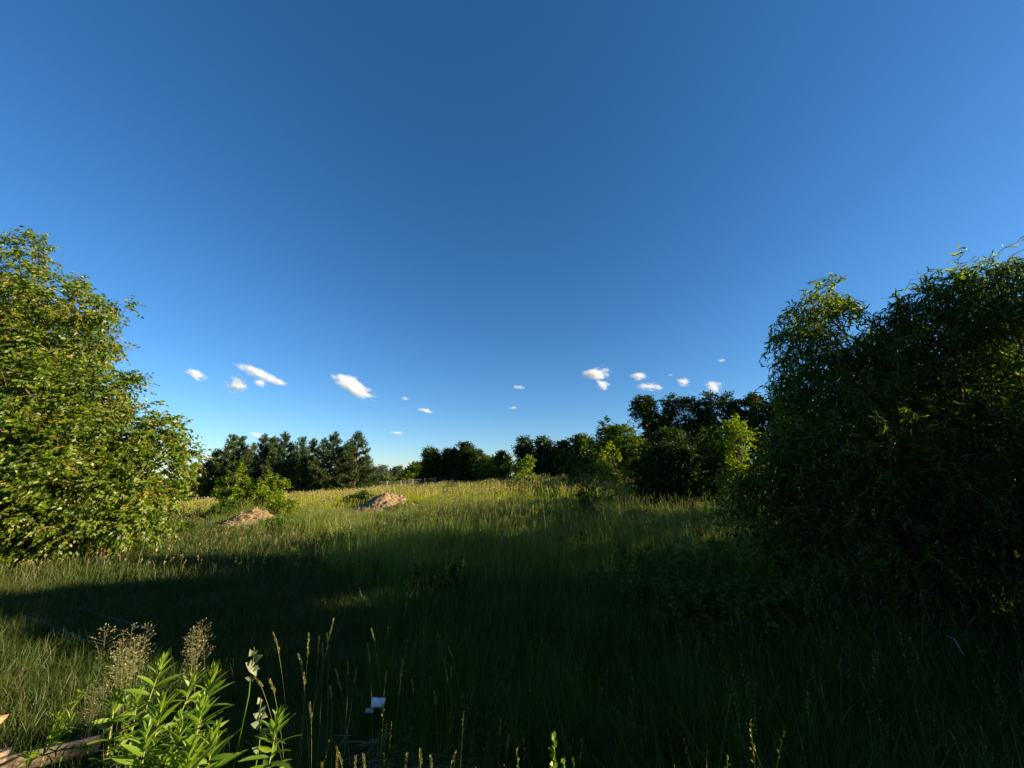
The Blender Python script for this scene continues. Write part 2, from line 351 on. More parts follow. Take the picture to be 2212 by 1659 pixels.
# the broad tree at the left
def left_tree():
    rng = RX(5); base = np.array([-13.0, 10.2, float(H(-13, 10.2))]); o = []
    spec = [  # px, py, depth, radius
     (20, 590, 10.0, .78), (72, 545, 10.2, .5), (110, 640, 10.0, .8), (-60, 650, 10.4, 1.3), (-250, 640, 11, 1.8), (190, 668, 9.8, .58), (255, 672, 9.8, .36), (40, 720, 10, 1.2),
     (150, 745, 9.8, .95), (205, 742, 9.6, .5), (-80, 800, 10, 1.5), (90, 850, 9.3, 1.1), (190, 860, 9.4, .9), (255, 830, 9.6, .42), (0, 930, 9.2, 1.2),
     (120, 960, 9.0, 1.1), (230, 950, 9.2, .95), (305, 930, 9.5, .68), (358, 932, 9.8, .46), (384, 975, 10, .34), (328, 1000, 9.6, .7), (-100, 980, 9.4, 1.5),
     (60, 1060, 8.7, .95), (180, 1050, 8.8, .9), (280, 1050, 9.2, .8), (340, 1065, 9.8, .52), (-30, 1110, 8.6, .9), (100, 1140, 8.7, .62), (190, 1130, 8.8, .6), (270, 1120, 9.1, .55),
     (310, 1140, 9.5, .42), (30, 1180, 8.5, .42), (250, 1160, 9.3, .32), (-60, 1200, 8.4, .5), (-250, 900, 9.6, 1.9), (-300, 1100, 9.5, 1.4), (-420, 760, 11, 2.0),
     (60, 780, 12, 1.3), (120, 900, 12, 1.4), (200, 1000, 11.6, 1.1), (20, 1020, 12, 1.5)]
    for px, py, d, r in spec:
        p = at(px, py, d); f = .92; o.append([*p, r * f, r * f, r * .88 * f])
    o = np.array(o)
    t = tree('cherry_tree', 'tree', 'broad leafy green tree at the left edge, sunlit from the side', base, o, 'cherry', 1.35, .46, 9, .09, rng, tm=LEAF,
             r0=.28, twigs=.2, droop=.35, hang=.75, up=.18, inner=.35)
left_tree()

# the twisted willow at the right
def willow():
    rng = RX(8); base = np.array([7.4, 5.6, float(H(7.4, 5.6))])
    t = thing('corkscrew_willow', base, 'dark drooping corkscrew willow with curled leaves at the right edge', 'tree')
    spec = [  # lobes the hanging twigs start from
     (1738, 676, 6.3, .34), (1775, 662, 6.4, .36), (1803, 690, 6.4, .32), (1722, 735, 6.2, .34), (1760, 765, 6.2, .55), (1825, 765, 6.4, .5), (1724, 830, 6.1, .36), (1775, 870, 6.0, .55), (1840, 850, 6.1, .75),
     (1912, 725, 6.2, .36), (1960, 690, 6.0, .45), (2010, 655, 5.8, .40), (2060, 640, 5.7, .42), (2110, 600, 5.6, .34), (2140, 590, 5.6, .32), (2190, 610, 5.5, .42), (2250, 650, 5.4, .6),
     (1930, 780, 6.0, .62), (2020, 740, 5.7, .6), (2110, 690, 5.5, .6), (2200, 690, 5.3, .6), (2300, 700, 5.2, .8), (1960, 880, 5.8, .7), (2060, 850, 5.4, .7), (2160, 800, 5.3, .7),
     (1722, 950, 5.9, .38), (1770, 980, 5.7, .6), (1860, 960, 5.5, .7), (1960, 990, 5.2, .7), (2080, 970, 5.0, .7), (2190, 930, 5.0, .7), (2320, 900, 5.0, 1.0), (1685, 1010, 6.0, .36),
     (1620, 1060, 6.1, .34), (1690, 1080, 5.8, .5), (1780, 1090, 5.5, .6), (1880, 1090, 5.2, .6), (2000, 1100, 4.9, .65), (2130, 1080, 4.7, .7), (2270, 1060, 4.6, .8),
     (1700, 1170, 5.6, .40), (1800, 1200, 5.2, .5), (1920, 1210, 4.8, .5), (2050, 1220, 4.6, .55), (2190, 1200, 4.4, .6), (2330, 1180, 4.4, .7), (2420, 850, 5.2, 1.2), (2450, 1100, 4.8, 1.0), (2480, 840, 4.4, .75), (2560, 760, 4.3, .7),  # final pair of lobes is unseen, added to keep sun off the grass
     (1850, 1290, 4.7, .35), (2000, 1320, 4.4, .4), (2150, 1320, 4.2, .45)]
    L = np.array([[*at(px, py, d), r * .95, r * 1.25, r * .95] for px, py, d, r in [(a, b, c, q * (.85 if b < 800 else 1) * rng.uniform(.85, 1.15)) for a, b, c, q in spec]])
    L = np.vstack([L, [8.2, 4.45, 4.6, .6, .6, .5], [8.9, 5.1, 4.95, .6, .6, .45]])  # unseen lobes added out of frame to shade the left grass
    b = Bag(); hub = base + [-.2, .1, 1.0]
    V, F = tube(bez(base - [0, 0, .2], base + [.1, .1, .5], hub, 5), np.linspace(.24, .18, 5), 10); b.add(V, F)
    br = Bag()
    for l in L[::2]:
        c = l[:3]; n = 14; mid = (hub + c) / 2 + np.array([0, 0, .35]); P = bez(hub, mid, c, n); s = np.linspace(0, 1, n)
        ph = rng.rand() * 6; P[:, 0] += .07 * np.sin(s * 20 + ph); P[:, 1] += .07 * np.cos(s * 17 + ph); P[:, 2] += .05 * np.sin(s * 23 + ph)
        V, F = tube(P, np.linspace(.05, .012, n), 6); br.add(V, F)
    b.part('trunk', M['bark'], t, smooth=True)
    tm = curl(6, .078, .15, 2.2); tm2 = curl(6, .07, -.12, -1.6)
    VV = []; FF = []; n0 = 0; TW = Bag()
    for l in L:
        c, r = l[:3], l[3:6]; n = int((76 if c[2] > 2.6 else 70) * (1.2 if c[0] > 8.1 and c[2] > 4.4 else .5 if c[0] / c[1] > 1.5 else 1) * (r[0] * r[1] + r[1] * r[2] + r[0] * r[2]) / 3 * 4) + 8  # added shade lobes denser, other unseen lobes thinned to let sun through
        u = nrm(rng.normal(0, 1, (n, 3)) + [0, 0, .25]); s = c + u * r * (.25 + .75 * rng.rand(n, 1) ** .6)
        st = (rng.rand(n) < .07) & (c[2] > 3.0); m = 13; ln = rng.uniform(.22, .60, n); tt = np.linspace(0, 1, m)
        d = nrm(u * [1, 1, .3] + rng.normal(0, .5, (n, 3)) + [0, 0, .35]); d[st] = nrm(d[st] + [0, -.2, .8]) * 1.35
        ph = rng.rand(n, 1) * 6.28; fr = rng.uniform(9, 15, (n, 1))
        P = s[:, None] + d[:, None] * (ln[:, None] * tt * .8)[..., None]
        P[..., 2] -= (ln[:, None] * tt ** 1.6) * np.where(st, .5, 1.0)[:, None]
        P[..., 0] += .028 * np.sin(fr * tt + ph); P[..., 1] += .028 * np.cos(fr * tt + ph); P[..., 2] += .012 * np.sin(fr * 1.3 * tt + ph)
        g = H(P[..., 0], P[..., 1]) + .12; P[..., 2] = np.maximum(P[..., 2], g)
        T = np.gradient(P, axis=1)
        D = nrm(T) * .6 + rng.normal(0, .55, P.shape) + [0, 0, -.35]; N = rng.normal(0, 1, P.shape)
        for sel, tmx in ((0, tm), (1, tm2)):
            A = P[:, sel::2].reshape(-1, 3)
            V, F = stamp(tmx, A, D[:, sel::2].reshape(-1, 3), N[:, sel::2].reshape(-1, 3), .165 * np.clip(A[:, 1] / 6.0, .6, 1) * rng.uniform(.55, 1.25, len(A)))
            VV.append(V); FF.append(F + n0); n0 += len(V)
        for k in np.where((rng.rand(n) < .42) | st)[0]:
            a, q = tube(P[k], np.linspace(.006, .0022, m), 3); TW.add(a, q)
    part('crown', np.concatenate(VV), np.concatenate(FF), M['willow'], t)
    sp = [at(2176, 575, 5.5), at(2178, 562, 5.5), at(2190, 550, 5.5), at(2205, 543, 5.5), at(2230, 530, 5.5), at(2260, 535, 5.5)]
    V, F = tube(np.array(sp), np.linspace(.012, .006, 6), 5); TW.add(V, F)
    sp = [at(1975, 668, 5.9), at(1985, 640, 5.9), at(1962, 622, 5.9), at(1955, 628, 5.9), at(1968, 604, 5.9), at(1985, 602, 5.9)]
    V, F = tube(np.array(sp), np.linspace(.006, .003, 6), 5); TW.add(V, F)
    br.part('branches', M['greytwig'], t, smooth=True); TW.part('twigs', M['twig'], t)
willow()

def dome_bush(px0, px1, pytop, d, rng, n=9, ground=None, thick=.8, taper=.75):
    """lumps for a bush spanning px0..px1 whose top reaches pytop at depth d"""
    a = gpt(px0, d); b = gpt(px1, d); base = (a + b) / 2; base[2] = float(H(base[0], base[1]))
    top = at((px0 + px1) / 2, pytop, d)[2]; Wd = abs(b[0] - a[0]); Ht = top - base[2]
    return base, Ht, Wd
def std_tree(name, cat, label, px0, px1, pytop, d, matl, seed, size, dens=3.0, n=12, group=None, L=.5, nl=6, r0=.09, lo=.15, **k):
    rng = RX(seed); base, Ht, Wd = dome_bush(px0, px1, pytop, d, rng)
    lm = lumps_auto(base, Ht, Wd, n, rng, lo, rr=k.pop('rr', (.17, .30)))
    tp = np.array([base[0] + rng.normal(0, .08) * Wd, base[1], base[2] + Ht - .1 * Wd, .1 * Wd, .1 * Wd, .12 * Wd]); lm = np.vstack([lm, tp])
    return tree(name, cat, label, base, lm, matl, dens, L, nl, size, rng, r0=r0, group=group, **k)

GR = 'trees along the far side of the meadow'
# far row between the pines and the right-hand wood (px0, px1, top, depth, material)
FAR = [
 (800, 836, 1016, 80, 'far', 'low grey-green tree touching the edge of the pines'),
 (814, 834, 1008, 82, 'far', 'slim pale tree with a see-through crown in the gap beside the pines'),
 (846, 868, 1010, 84, 'far', 'wind-leaning grey tree in the gap, beside the bare tree'),
 (862, 884, 1018, 80, 'mid', 'low dark round tree at the right end of the gap'),
 (876, 912, 1003, 74, 'mid', 'olive-green tree at the left foot of the dark tree row'),
 (905, 962, 972, 62, 'dark', 'dark tree with a broad flat-topped crown, first of the middle row'),
 (950, 992, 972, 61, 'dark', 'dark round-topped tree, second of the middle row'),
 (980, 1028, 961, 60, 'dark', 'tallest dark tree of the middle row, behind the fence posts'),
 (1018, 1050, 977, 58, 'dark', 'dark tree just right of the tallest one of the middle row'),
 (1042, 1074, 990, 55, 'mid', 'low olive tree filling the dip of the middle row'),
 (1064, 1100, 981, 52, 'mid', 'green tree behind the sunlit bushes of the middle row'),
 (1118, 1162, 952, 50, 'dark', 'dark tree with a ragged top right of the dip'),
 (1158, 1204, 951, 48, 'dark', 'dark tree with a loose detached-looking tuft on top'),
 (1196, 1236, 959, 46, 'dark', 'rounded dark tree behind the slender sapling'),
 (1226, 1288, 946, 45, 'mid', 'wide green-black tree left of the conical one'),
 (1262, 1300, 955, 43, 'mid', 'lower green tree at the foot of the conical one'),
]
for k, (a, b, tp, d, m, lab) in enumerate(FAR):
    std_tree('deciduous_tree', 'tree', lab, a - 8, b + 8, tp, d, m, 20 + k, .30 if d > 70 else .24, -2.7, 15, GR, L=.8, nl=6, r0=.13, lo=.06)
# sunlit low bushes in front of the far row
SB = [(880, 902, 1022, 70, 'bright', 'small yellow-green bush in the gap, in front of the grey trees'),
      (850, 880, 1025, 72, 'bright', 'low yellow-green bush beside the bare tree'),
      (826, 848, 1026, 72, 'bright', 'small light-green bush next to the slim pale tree'),
      (1070, 1108, 999, 46, 'mid', 'olive bush at the left of the sunlit pair before the middle row'),
      (1106, 1160, 988, 42, 'bright', 'sunlit yellow-green bush, the brightest before the middle row'),
      (1040, 1078, 1006, 50, 'mid', 'dull green low bush where the fence ends')]
for k, (a, b, tp, d, m, lab) in enumerate(SB):
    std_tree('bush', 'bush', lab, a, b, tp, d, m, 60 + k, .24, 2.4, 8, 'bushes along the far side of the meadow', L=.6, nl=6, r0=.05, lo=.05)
# conical dark tree, thin one, tall dark wood
def cone_lumps(px, pytop, d, wpx, rng, n=14):
    base = gpt(px, d); top = at(px, pytop, d)[2]; Ht = top - base[2]; Wd = wpx / F_PX * d; o = []
    for k in range(n):
        h = .08 + .9 * k / (n - 1); w = (1 - h) ** .8 * .42 * Wd; a = k * 2.4
        r = Wd * (.20 * (1 - h) + .055); o.append([base[0] + math.cos(a) * w, base[1] + math.sin(a) * w, base[2] + h * Ht - r * .3, r, r, r * 1.1])
    return base, np.array(o)
rng = RX(91); b0, l0 = cone_lumps(1316, 908, 36, 105, rng)
tree('conical_tree', 'tree', 'dark pointed conical tree standing above the green bush', b0, l0, 'dark', 3.2, .5, 6, .2, rng, r0=.12)
rng = RX(92); b0, l0 = cone_lumps(1372, 911, 34, 46, rng)
tree('slender_tree', 'tree', 'slender tree with a thin ragged top between bush and wood', b0, l0, 'mid', 2.4, .5, 6, .2, rng, r0=.10)
WD = [(1378, 1452, 864, 32, 'dark', 'tall dark tree at the left end of the wood, with sky showing through'),
      (1440, 1490, 862, 31.5, 'dark', 'tall dark tree with a tuft-like tip, second in the wood'),
      (1480, 1530, 868, 31, 'dark', 'dark pointed-top tree in the middle of the wood'),
      (1524, 1580, 856, 30.5, 'dark', 'highest dark tree of the wood, with a forked top'),
      (1572, 1630, 857, 30, 'dark', 'dark tree with a broad crown, above the yellow-lit bush'),
      (1622, 1690, 860, 29.5, 'dark', 'last dark tree of the wood, partly behind the willow'),
      (1680, 1760, 862, 29, 'dark', None), (1410, 1500, 935, 23, 'dark', 'low dark tree under the left end of the wood')]
for k, (a, b, tp, d, m, lab) in enumerate(WD):
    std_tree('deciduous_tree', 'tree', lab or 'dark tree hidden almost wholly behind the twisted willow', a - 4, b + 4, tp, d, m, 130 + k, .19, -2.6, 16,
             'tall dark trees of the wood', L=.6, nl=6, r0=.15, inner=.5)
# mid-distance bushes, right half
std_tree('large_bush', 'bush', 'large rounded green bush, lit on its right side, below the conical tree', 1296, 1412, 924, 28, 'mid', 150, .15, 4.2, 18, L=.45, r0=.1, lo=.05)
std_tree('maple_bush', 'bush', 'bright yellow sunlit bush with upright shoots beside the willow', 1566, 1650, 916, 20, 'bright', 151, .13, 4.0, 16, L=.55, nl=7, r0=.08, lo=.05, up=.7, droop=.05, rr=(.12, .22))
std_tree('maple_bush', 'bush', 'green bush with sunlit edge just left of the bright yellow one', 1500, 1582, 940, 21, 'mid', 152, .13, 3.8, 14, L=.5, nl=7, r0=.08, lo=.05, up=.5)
std_tree('dark_bush', 'bush', 'large near-black bush sprawling in front of the wood', 1392, 1556, 962, 17.5, 'dark', 153, .11, 5.5, 22, L=.42, nl=7, r0=.09, lo=.02)  # its shade is put into the colour by dark leaves
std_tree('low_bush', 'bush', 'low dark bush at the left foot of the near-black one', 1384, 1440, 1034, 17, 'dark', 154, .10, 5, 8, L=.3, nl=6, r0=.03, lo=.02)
def sapling(label, px, pytop, d, wpx, matl, seed, size=.10, n=10, dens=.8, lean=0):
    rng = RX(seed); base = gpt(px, d); top = at(px + lean, pytop, d); Wd = wpx / F_PX * d; o = []
    for k in range(n):
        h = .1 + .86 * k / (n - 1); a = k * 2.4; w = Wd * .33 * math.sin(math.pi * (h * .8 + .15)) ; r = Wd * (.10 + .13 * math.sin(math.pi * (h * .8 + .12)))
        c = base * (1 - h) + top * h; o.append([c[0] + math.cos(a) * w, c[1] + math.sin(a) * w, c[2], r, r, r * 1.2])
    return tree('sapling', 'sapling', label, base, np.array(o), matl, dens, .32, 6, size, rng, r0=.04, group='young trees in the meadow', up=.4)
sapling('slender young tree with sparse olive leaves left of the columnar pair', 1238, 983, 28, 52, 'mid', 160, .13)
sapling('narrow columnar sapling catching yellow sun', 1298, 968, 24.5, 26, 'bright', 161, .11, 14)
sapling('green sapling just behind the narrow sunlit column', 1322, 962, 25, 44, 'bright', 162, .12, 13)
sapling('small dark young tree nearest the camera, standing at the shade edge', 1272, 1002, 14.5, 56, 'mid', 163, .08, 9, .55, lean=-4)
sapling('small bushy sapling at the right of the columnar pair', 1350, 1012, 23.5, 34, 'bright', 164, .11, 8)
std_tree('low_bush', 'bush', 'low dark shrub at the left foot of the nearest young tree', 1236, 1272, 1058, 14, 'mid', 165, .08, 6, 6, L=.25, r0=.02, lo=.02)

# added and unseen, placed to shade the foreground: trees, hedge and a building behind
rng = RX(700); GO = 'added unseen trees that shade the field'
for (x, y, h, w, lab) in [(14.4, 6.0, 7.0, 3.4, 'tallest added shade tree, unseen, beyond the right side of the willow'), (12.8, 9.3, 6.0, 3.4, 'second added shade tree, unseen behind the willow'),
                          (12.6, 12.4, 5.7, 3.2, 'third added shade tree, lower, unseen behind the willow'), (13.0, 15.9, 4.5, 2.4, 'lowest added shade tree, unseen behind the left lobe of the willow')]:
    bs = np.array([x, y, float(H(x, y))]); tree('added_shade_tree', 'tree', lab, bs, lumps_auto(bs, h, w, 16, rng, .08, rr=(.2, .3)), 'dark', 1.35, .5, 6, .15, rng, group=GO, inner=.4)
for k, (x, y, h, w, lab) in enumerate([(6.6, 3.0, 4.4, 1.9, 'leafy added shade bush, unseen, next to the right side of the willow'), (7.9, 3.6, 5.5, 2.5, 'tallest added shade bush, unseen beside the willow'), (5.2, 1.8, 2.75, 1.7, 'medium added shade bush, unseen right of the viewer'),
                                       (5.2, .5, 1.95, 1.7, 'low added shade bush, unseen right of the viewer'), (5.3, -.9, 2.3, 1.8, 'low added shade bush, unseen beside the building')]):
    bs = np.array([x, y, 0.0]); tree('added_shade_bush', 'bush', lab, bs, lumps_auto(bs, h, w, 20, rng, .05, shape=.4, rr=(.22, .3)), 'mid', -4.5, .2, 6, .09, rng, group='added unseen bushes that shade the foreground', r0=.05, inner=.3)
def added_house():  # added unseen building, blocks sky light from behind the camera
    t = thing('added_house', (-1, -6, 0), 'plain two-storey rendered building, unseen, added behind the viewer to block sky light', 'added_house')
    def bx(name, x0, x1, y0, y1, z0, z1, m, par):
        V = np.array([[x, y, z] for z in (z0, z1) for x, y in ((x0, y0), (x1, y0), (x1, y1), (x0, y1))], float)
        return part(name, V, np.array([[3, 2, 1, 0], [4, 5, 6, 7], [0, 1, 5, 4], [1, 2, 6, 5], [2, 3, 7, 6], [3, 0, 4, 7]]), m, par)
    bx('wall', -9, 7, -10, -1.6, -.2, 6.2, M['render'], t)
    V = np.array([[-9.6, -10.6, 6.2], [7.6, -10.6, 6.2], [7.6, -1.0, 6.2], [-9.6, -1.0, 6.2], [-9.6, -5.8, 9.2], [7.6, -5.8, 9.2]], float)
    part('roof', V, [np.array([[0, 1, 5, 4], [2, 3, 4, 5], [3, 2, 1, 0]]), np.array([[1, 2, 5], [3, 0, 4]])], M['rooftile'], t)
    for x in (-7, -3.4, 2.6, 5): 
        for z in (1.0, 3.9):
            f = bx('window', x - .65, x + .65, -1.6, -1.54, z, z + 1.3, M['white'], t); bx('pane', x - .56, x + .56, -1.54, -1.535, z + .09, z + 1.21, M['glass'], f)
    f = bx('door', -.9, .3, -1.6, -1.53, 0, 2.1, M['oldwood'], t); bx('handle', .14, .2, -1.53, -1.47, 1.0, 1.12, M['wire'], f)
M['render'] = rough_mat('house_render', [(.3, (.22, .20, .17)), (.7, (.30, .27, .23))], 9, .2)
M['rooftile'] = rough_mat('roof_tile', [(.3, (.12, .06, .04)), (.7, (.2, .1, .07))], 9, .4)
m_, n_, L_ = mat('window_glass'); p_ = n_.new('ShaderNodeBsdfPrincipled'); p_.inputs['Base Color'].default_value = (.02, .025, .03, 1); p_.inputs['Roughness'].default_value = .08
o_ = n_.new('ShaderNodeOutputMaterial'); L_.new(p_.outputs[0], o_.inputs[0]); M['glass'] = m_
added_house()

# left half: lit shrub, low bushes
def shoots_bush(label, px0, px1, pytop, d, seed, tops):
    rng = RX(seed); base, Ht, Wd = dome_bush(px0, px1, pytop, d, rng); o = []
    for px, py in tops:
        tpz = at(px, py, d)
        for h in np.linspace(.15, .95, 6):
            c = base * (1 - h) + tpz * h; c = c + (tpz - c) * [.35, 0, 0]; r = Wd * .085 * (1.45 - 1.15 * h)
            o.append([c[0] + rng.normal(0, .03) * Wd, base[1] + rng.normal(0, .12) * Wd, c[2], r, r * 1.2, r * 1.25])
    return tree('maple_bush', 'bush', label, base, np.array(o), 'bright', 1.8, .26, 6, .12, rng, r0=.05, up=.7, droop=.05, hang=.35)
shoots_bush('sunlit yellow-green bush with upright shoots in front of the pines', 470, 618, 1004, 21,
            70, [(482, 1036), (504, 1014), (527, 1001), (545, 1036), (566, 1046), (584, 1040), (598, 1024), (612, 1040), (474, 1056), (515, 1040), (555, 1056), (592, 1056)])
std_tree('low_bush', 'bush', 'low green bush at the right foot of the left soil heap', 584, 646, 1082, 17.2, 'bright', 71, .085, 6, 9, L=.3, r0=.02, lo=.02)
std_tree('low_bush', 'bush', 'dark green weeds heaped behind the left soil heap', 470, 530, 1088, 18.8, 'mid', 72, .085, 6, 8, L=.3, r0=.02, lo=.02)
std_tree('low_bush', 'bush', 'dark low bush at the left side of the right soil heap', 744, 806, 1070, 22.4, 'dark', 73, .09, 6, 8, L=.3, r0=.02, lo=.02)
std_tree('low_bush', 'bush', 'small dark weed clump in the lit grass by the broad tree', 396, 432, 1134, 13.5, 'mid', 74, .06, 7, 6, L=.2, r0=.015, lo=.02)
std_tree('low_bush', 'bush', 'green leafy clump low in front of the right soil heap', 846, 886, 1096, 19.5, 'bright', 75, .075, 6, 6, L=.25, r0=.015, lo=.02)
std_tree('deciduous_tree', 'tree', 'light green round tree between the broad tree and the pines', 392, 436, 1002, 47, 'bright', 76, .22, 2.6, 9, L=.6, nl=6, r0=.1)
std_tree('deciduous_tree', 'tree', 'dark low tree showing behind the right edge of the broad tree', 414, 462, 992, 50, 'dark', 77, .25, 2.6, 9, L=.6, nl=6, r0=.1)
std_tree('deciduous_tree', 'tree', 'dark round tree under the broad tree at the meadow edge', 370, 420, 1030, 48, 'dark', 78, .25, 2.6, 9, L=.6, nl=6, r0=.1)

# bare tree in the gap
def bare():
    rng = RX(33); base = gpt(842, 83); top = at(843, 1010, 83); b = Bag(); Ht = top[2] - base[2]
    V, F = tube(bez(base, base + [0.1, 0, Ht * .5], top, 8), np.linspace(.14, .03, 8), 6)
    t = thing('bare_tree', base, 'leafless pale dead tree in the gap', 'tree'); part('trunk', V, F, M['dry'], t)
    for k in range(46):
        h = rng.uniform(.35, .97); p = base * (1 - h) + top * h; a = rng.rand() * 6.28; l = Ht * .32 * (1.15 - h) * rng.uniform(.6, 1.2)
        e = p + np.array([math.cos(a) * l, math.sin(a) * l, l * 1.0]); V, F = tube(bez(p, (p + e) / 2 + [0, 0, -.15 * l], e, 4), np.linspace(.045, .015, 4), 4); b.add(V, F)
    b.part('branches', M['dry'], t)
bare()

# ------------------------------------------------------------------ pines
def pine(px, pytop, d, label, seed, wide=.30):
    rng = RX(seed); base = gpt(px, d); top = at(px, pytop, d)[2]; Ht = top - base[2]; lean = rng.normal(0, .015, 2) * Ht
    axis = lambda h: base + np.array([lean[0] * h, lean[1] * h, Ht * h])
    t = thing('pine_tree', base, label, 'tree', 'pines in the plantation')
    V, F = tube(np.array([axis(h) for h in np.linspace(-.02, 1, 9)]), np.linspace(.15, .02, 9), 7); part('trunk', V, F, M['pinebark'], t, smooth=True)
    br = Bag(); P = []; D = []; S = []
    nw = int(Ht / .36)
    for w in range(nw):
        h = .10 + .89 * (w + rng.uniform(-.2, .2)) / nw; h = min(max(h, .06), .985)
        rad = Ht * wide * 1.15 * min((1 - h) ** .78, (1 - h) * 1.0 + .01) * rng.uniform(.75, 1.15) * (1 if h > .22 else .8)
        for q in range(rng.randint(5, 8)):
            a = rng.rand() * 6.28; l = rad * rng.uniform(.7, 1.15) + .12; p = axis(h); rise = rng.uniform(.15, .6) * (.35 + 1.3 * h * h)
            e = p + np.array([math.cos(a) * l, math.sin(a) * l, l * rise]); m = p * .5 + e * .5 - [0, 0, .12 * l]
            c = bez(p, m, e, 7)
            if h < .75: V, F = tube(c[:5], np.linspace(.035, .015, 5), 3); br.add(V, F)
            dr = nrm(e - m)
            for s in np.linspace(.38, 1, max(3, int(l / .15))):
                x = (1 - s) ** 2 * p + 2 * s * (1 - s) * m + s * s * e
                for _ in range(2):
                    P.append(x + rng.normal(0, .085, 3) + ([0, 0, .16 * rng.rand()] if s > .85 else 0)); D.append(dr + rng.normal(0, .35, 3) + [0, 0, .55]); S.append(rng.uniform(.20, .36))
    for _ in range(6): P.append(axis(rng.uniform(.93, 1.02))); D.append(np.array([0, 0, 1.0]) + rng.normal(0, .3, 3)); S.append(.4)
    P = np.array(P); D = nrm(np.array(D)); S = np.array(S); n = 9
    PP = np.repeat(P, n, 0) + rng.normal(0, .02, (len(P) * n, 3)); DD = nrm(np.repeat(D, n, 0) * .75 + rng.normal(0, .5, (len(P) * n, 3)))
    tm = (np.array([[-.07, 0, 0], [.07, 0, 0], [.045, .8, 0], [0, 1, 0], [-.045, .8, 0]]), np.array([[0, 1, 2], [0, 2, 4], [4, 2, 3]]))
    V, F = stamp(tm, PP, DD, rng.normal(0, 1, PP.shape), np.repeat(S, n)); part('crown', V, F, M['needle'], t)
    br.part('branches', M['pinebark'], t)
PN = [(452, 972, 50, 'shorter pine at the left end of the plantation, drooping left'), (482, 941, 49, 'pine with a broad tufted crown, left end of the plantation'),
      (503, 944, 50, 'pine leaning on the broad tufted one at the left end'), (530, 962, 52, 'lower dark pine behind, where the pine skyline dips on the left'),
      (551, 942, 49, 'narrow-topped dark pine above the sunlit bush'), (573, 946, 50, 'dark pine right of the narrow-topped one, slightly lower'),
      (600, 937, 48, 'tall dark pine with a sharp top in the middle of the plantation'), (621, 962, 52, 'lower pine in the notch right of the tall middle one'),
      (638, 947, 48, 'pine with a small pointed top right of the middle notch'), (662, 952, 50, 'dark slim pine left of the open reddish-trunked one'),
      (688, 950, 50, 'dark pine directly behind the open reddish-trunked one'), (707, 938, 45, 'lit open pine with a visible reddish trunk'),
      (738, 957, 50, 'dark pine in the notch between the two lit ones'), (762, 935, 45, 'tall lit conical pine, last at the right of the plantation'),
      (785, 985, 48, 'small pine half hidden at the right foot of the last tall one'), (520, 975, 46, 'short pine in the front row behind the sunlit bush'),
      (580, 980, 46, 'short dark pine in the front row above the sunlit bush'), (645, 990, 46, 'short bushy pine at the front beside a fence post')]
for k, (px, py, d, lab) in enumerate(PN): pine(px, py, d, lab, 200 + k, (.37 if px in (707, 762, 482) else .34))

# ------------------------------------------------------------------ soil heaps
def vnoise(x, y, seed):
    rs = RX(seed); G = rs.rand(64, 64); xi = np.floor(x).astype(int); yi = np.floor(y).astype(int); fx = x - xi; fy = y - yi
    fx = fx * fx * (3 - 2 * fx); fy = fy * fy * (3 - 2 * fy); g = lambda i, j: G[(xi + i) % 64, (yi + j) % 64]
    return (g(0, 0) * (1 - fx) + g(1, 0) * fx) * (1 - fy) + (g(0, 1) * (1 - fx) + g(1, 1) * fx) * fy
def heap(px, pytop, d, rx, ry, label, seed, tail=0.0, peak=.0):
    base = gpt(px, d); Ht = at(px, pytop, d)[2] - base[2]; n = 110; g = np.linspace(-1.25, 1.25, n); X, Y = np.meshgrid(g, g)
    r = np.sqrt((X - peak * (1 - np.hypot(X, Y))) ** 2 + Y ** 2); r = r + .16 * (vnoise(X * 2 + 9, Y * 2 + 9, seed) - .5)
    Z = Ht * np.clip(1.02 - r, -.2, None) ** 1.0 if False else Ht * np.where(r < 1.05, (np.cos(np.clip(r, 0, 1.05) * math.pi / 1.05) * .5 + .5) * .45 + .55 * np.clip(1 - r / 1.05, 0, 1), 0)
    am = np.clip(1.2 - r, 0, 1)
    Z = Z + am * (.26 * (vnoise(X * 6 + 3, Y * 6 + 3, seed + 1) - .5) + .16 * (vnoise(X * 17 + 3, Y * 17 + 3, seed + 2) - .5) + .06 * (vnoise(X * 30, Y * 30, seed + 3) - .5)) * Ht * 1.1
    if tail: Z = np.maximum(Z, Ht * .30 * np.clip(1 - np.abs(Y + .1) / .22, 0, 1) * np.clip(1 - np.abs(X - .95) / .55, 0, 1))
    WX = base[0] + X * rx; WY = base[1] + Y * ry; WZ = H(WX, WY) + Z - .02 - .25 * (r > 1.08)
    i, j = np.meshgrid(np.arange(n - 1), np.arange(n - 1)); a = (j * n + i).ravel()
    t = thing('soil_heap', base, label, 'soil heap', 'heaps of dug soil')
    part('heap', np.stack([WX, WY, WZ], -1).reshape(-1, 3), np.stack([a, a + 1, a + n + 1, a + n], -1), M['soil'], t)
    rng = RX(seed + 5); b = Bag(); IV, IF = ico(1)
    for _ in range(260):
        q = rng.rand() ** .6; an = rng.rand() * 6.28; u, v = q * math.cos(an), q * math.sin(an)
        ii = min(n - 1, int((u + 1.25) / 2.5 * (n - 1))); jj = min(n - 1, int((v + 1.25) / 2.5 * (n - 1)))
        s = rng.uniform(.012, .045) * (1.5 if rng.rand() < .1 else 1)
        b.add(IV * rng.uniform(.6, 1.3, (len(IV), 1)) * s * rng.uniform(.5, 1.3, 3) + [WX[jj, ii], WY[jj, ii], WZ[jj, ii] + s * .25], IF)
    V, F, _ = b.out(); o = part('clods', V, F, M['clod'], t); o['kind'] = 'stuff'
heap(556, 1096, 16.4, 1.2, 1.2, 'left soil heap, lower and flatter, with the sunlit bush behind it', 301)
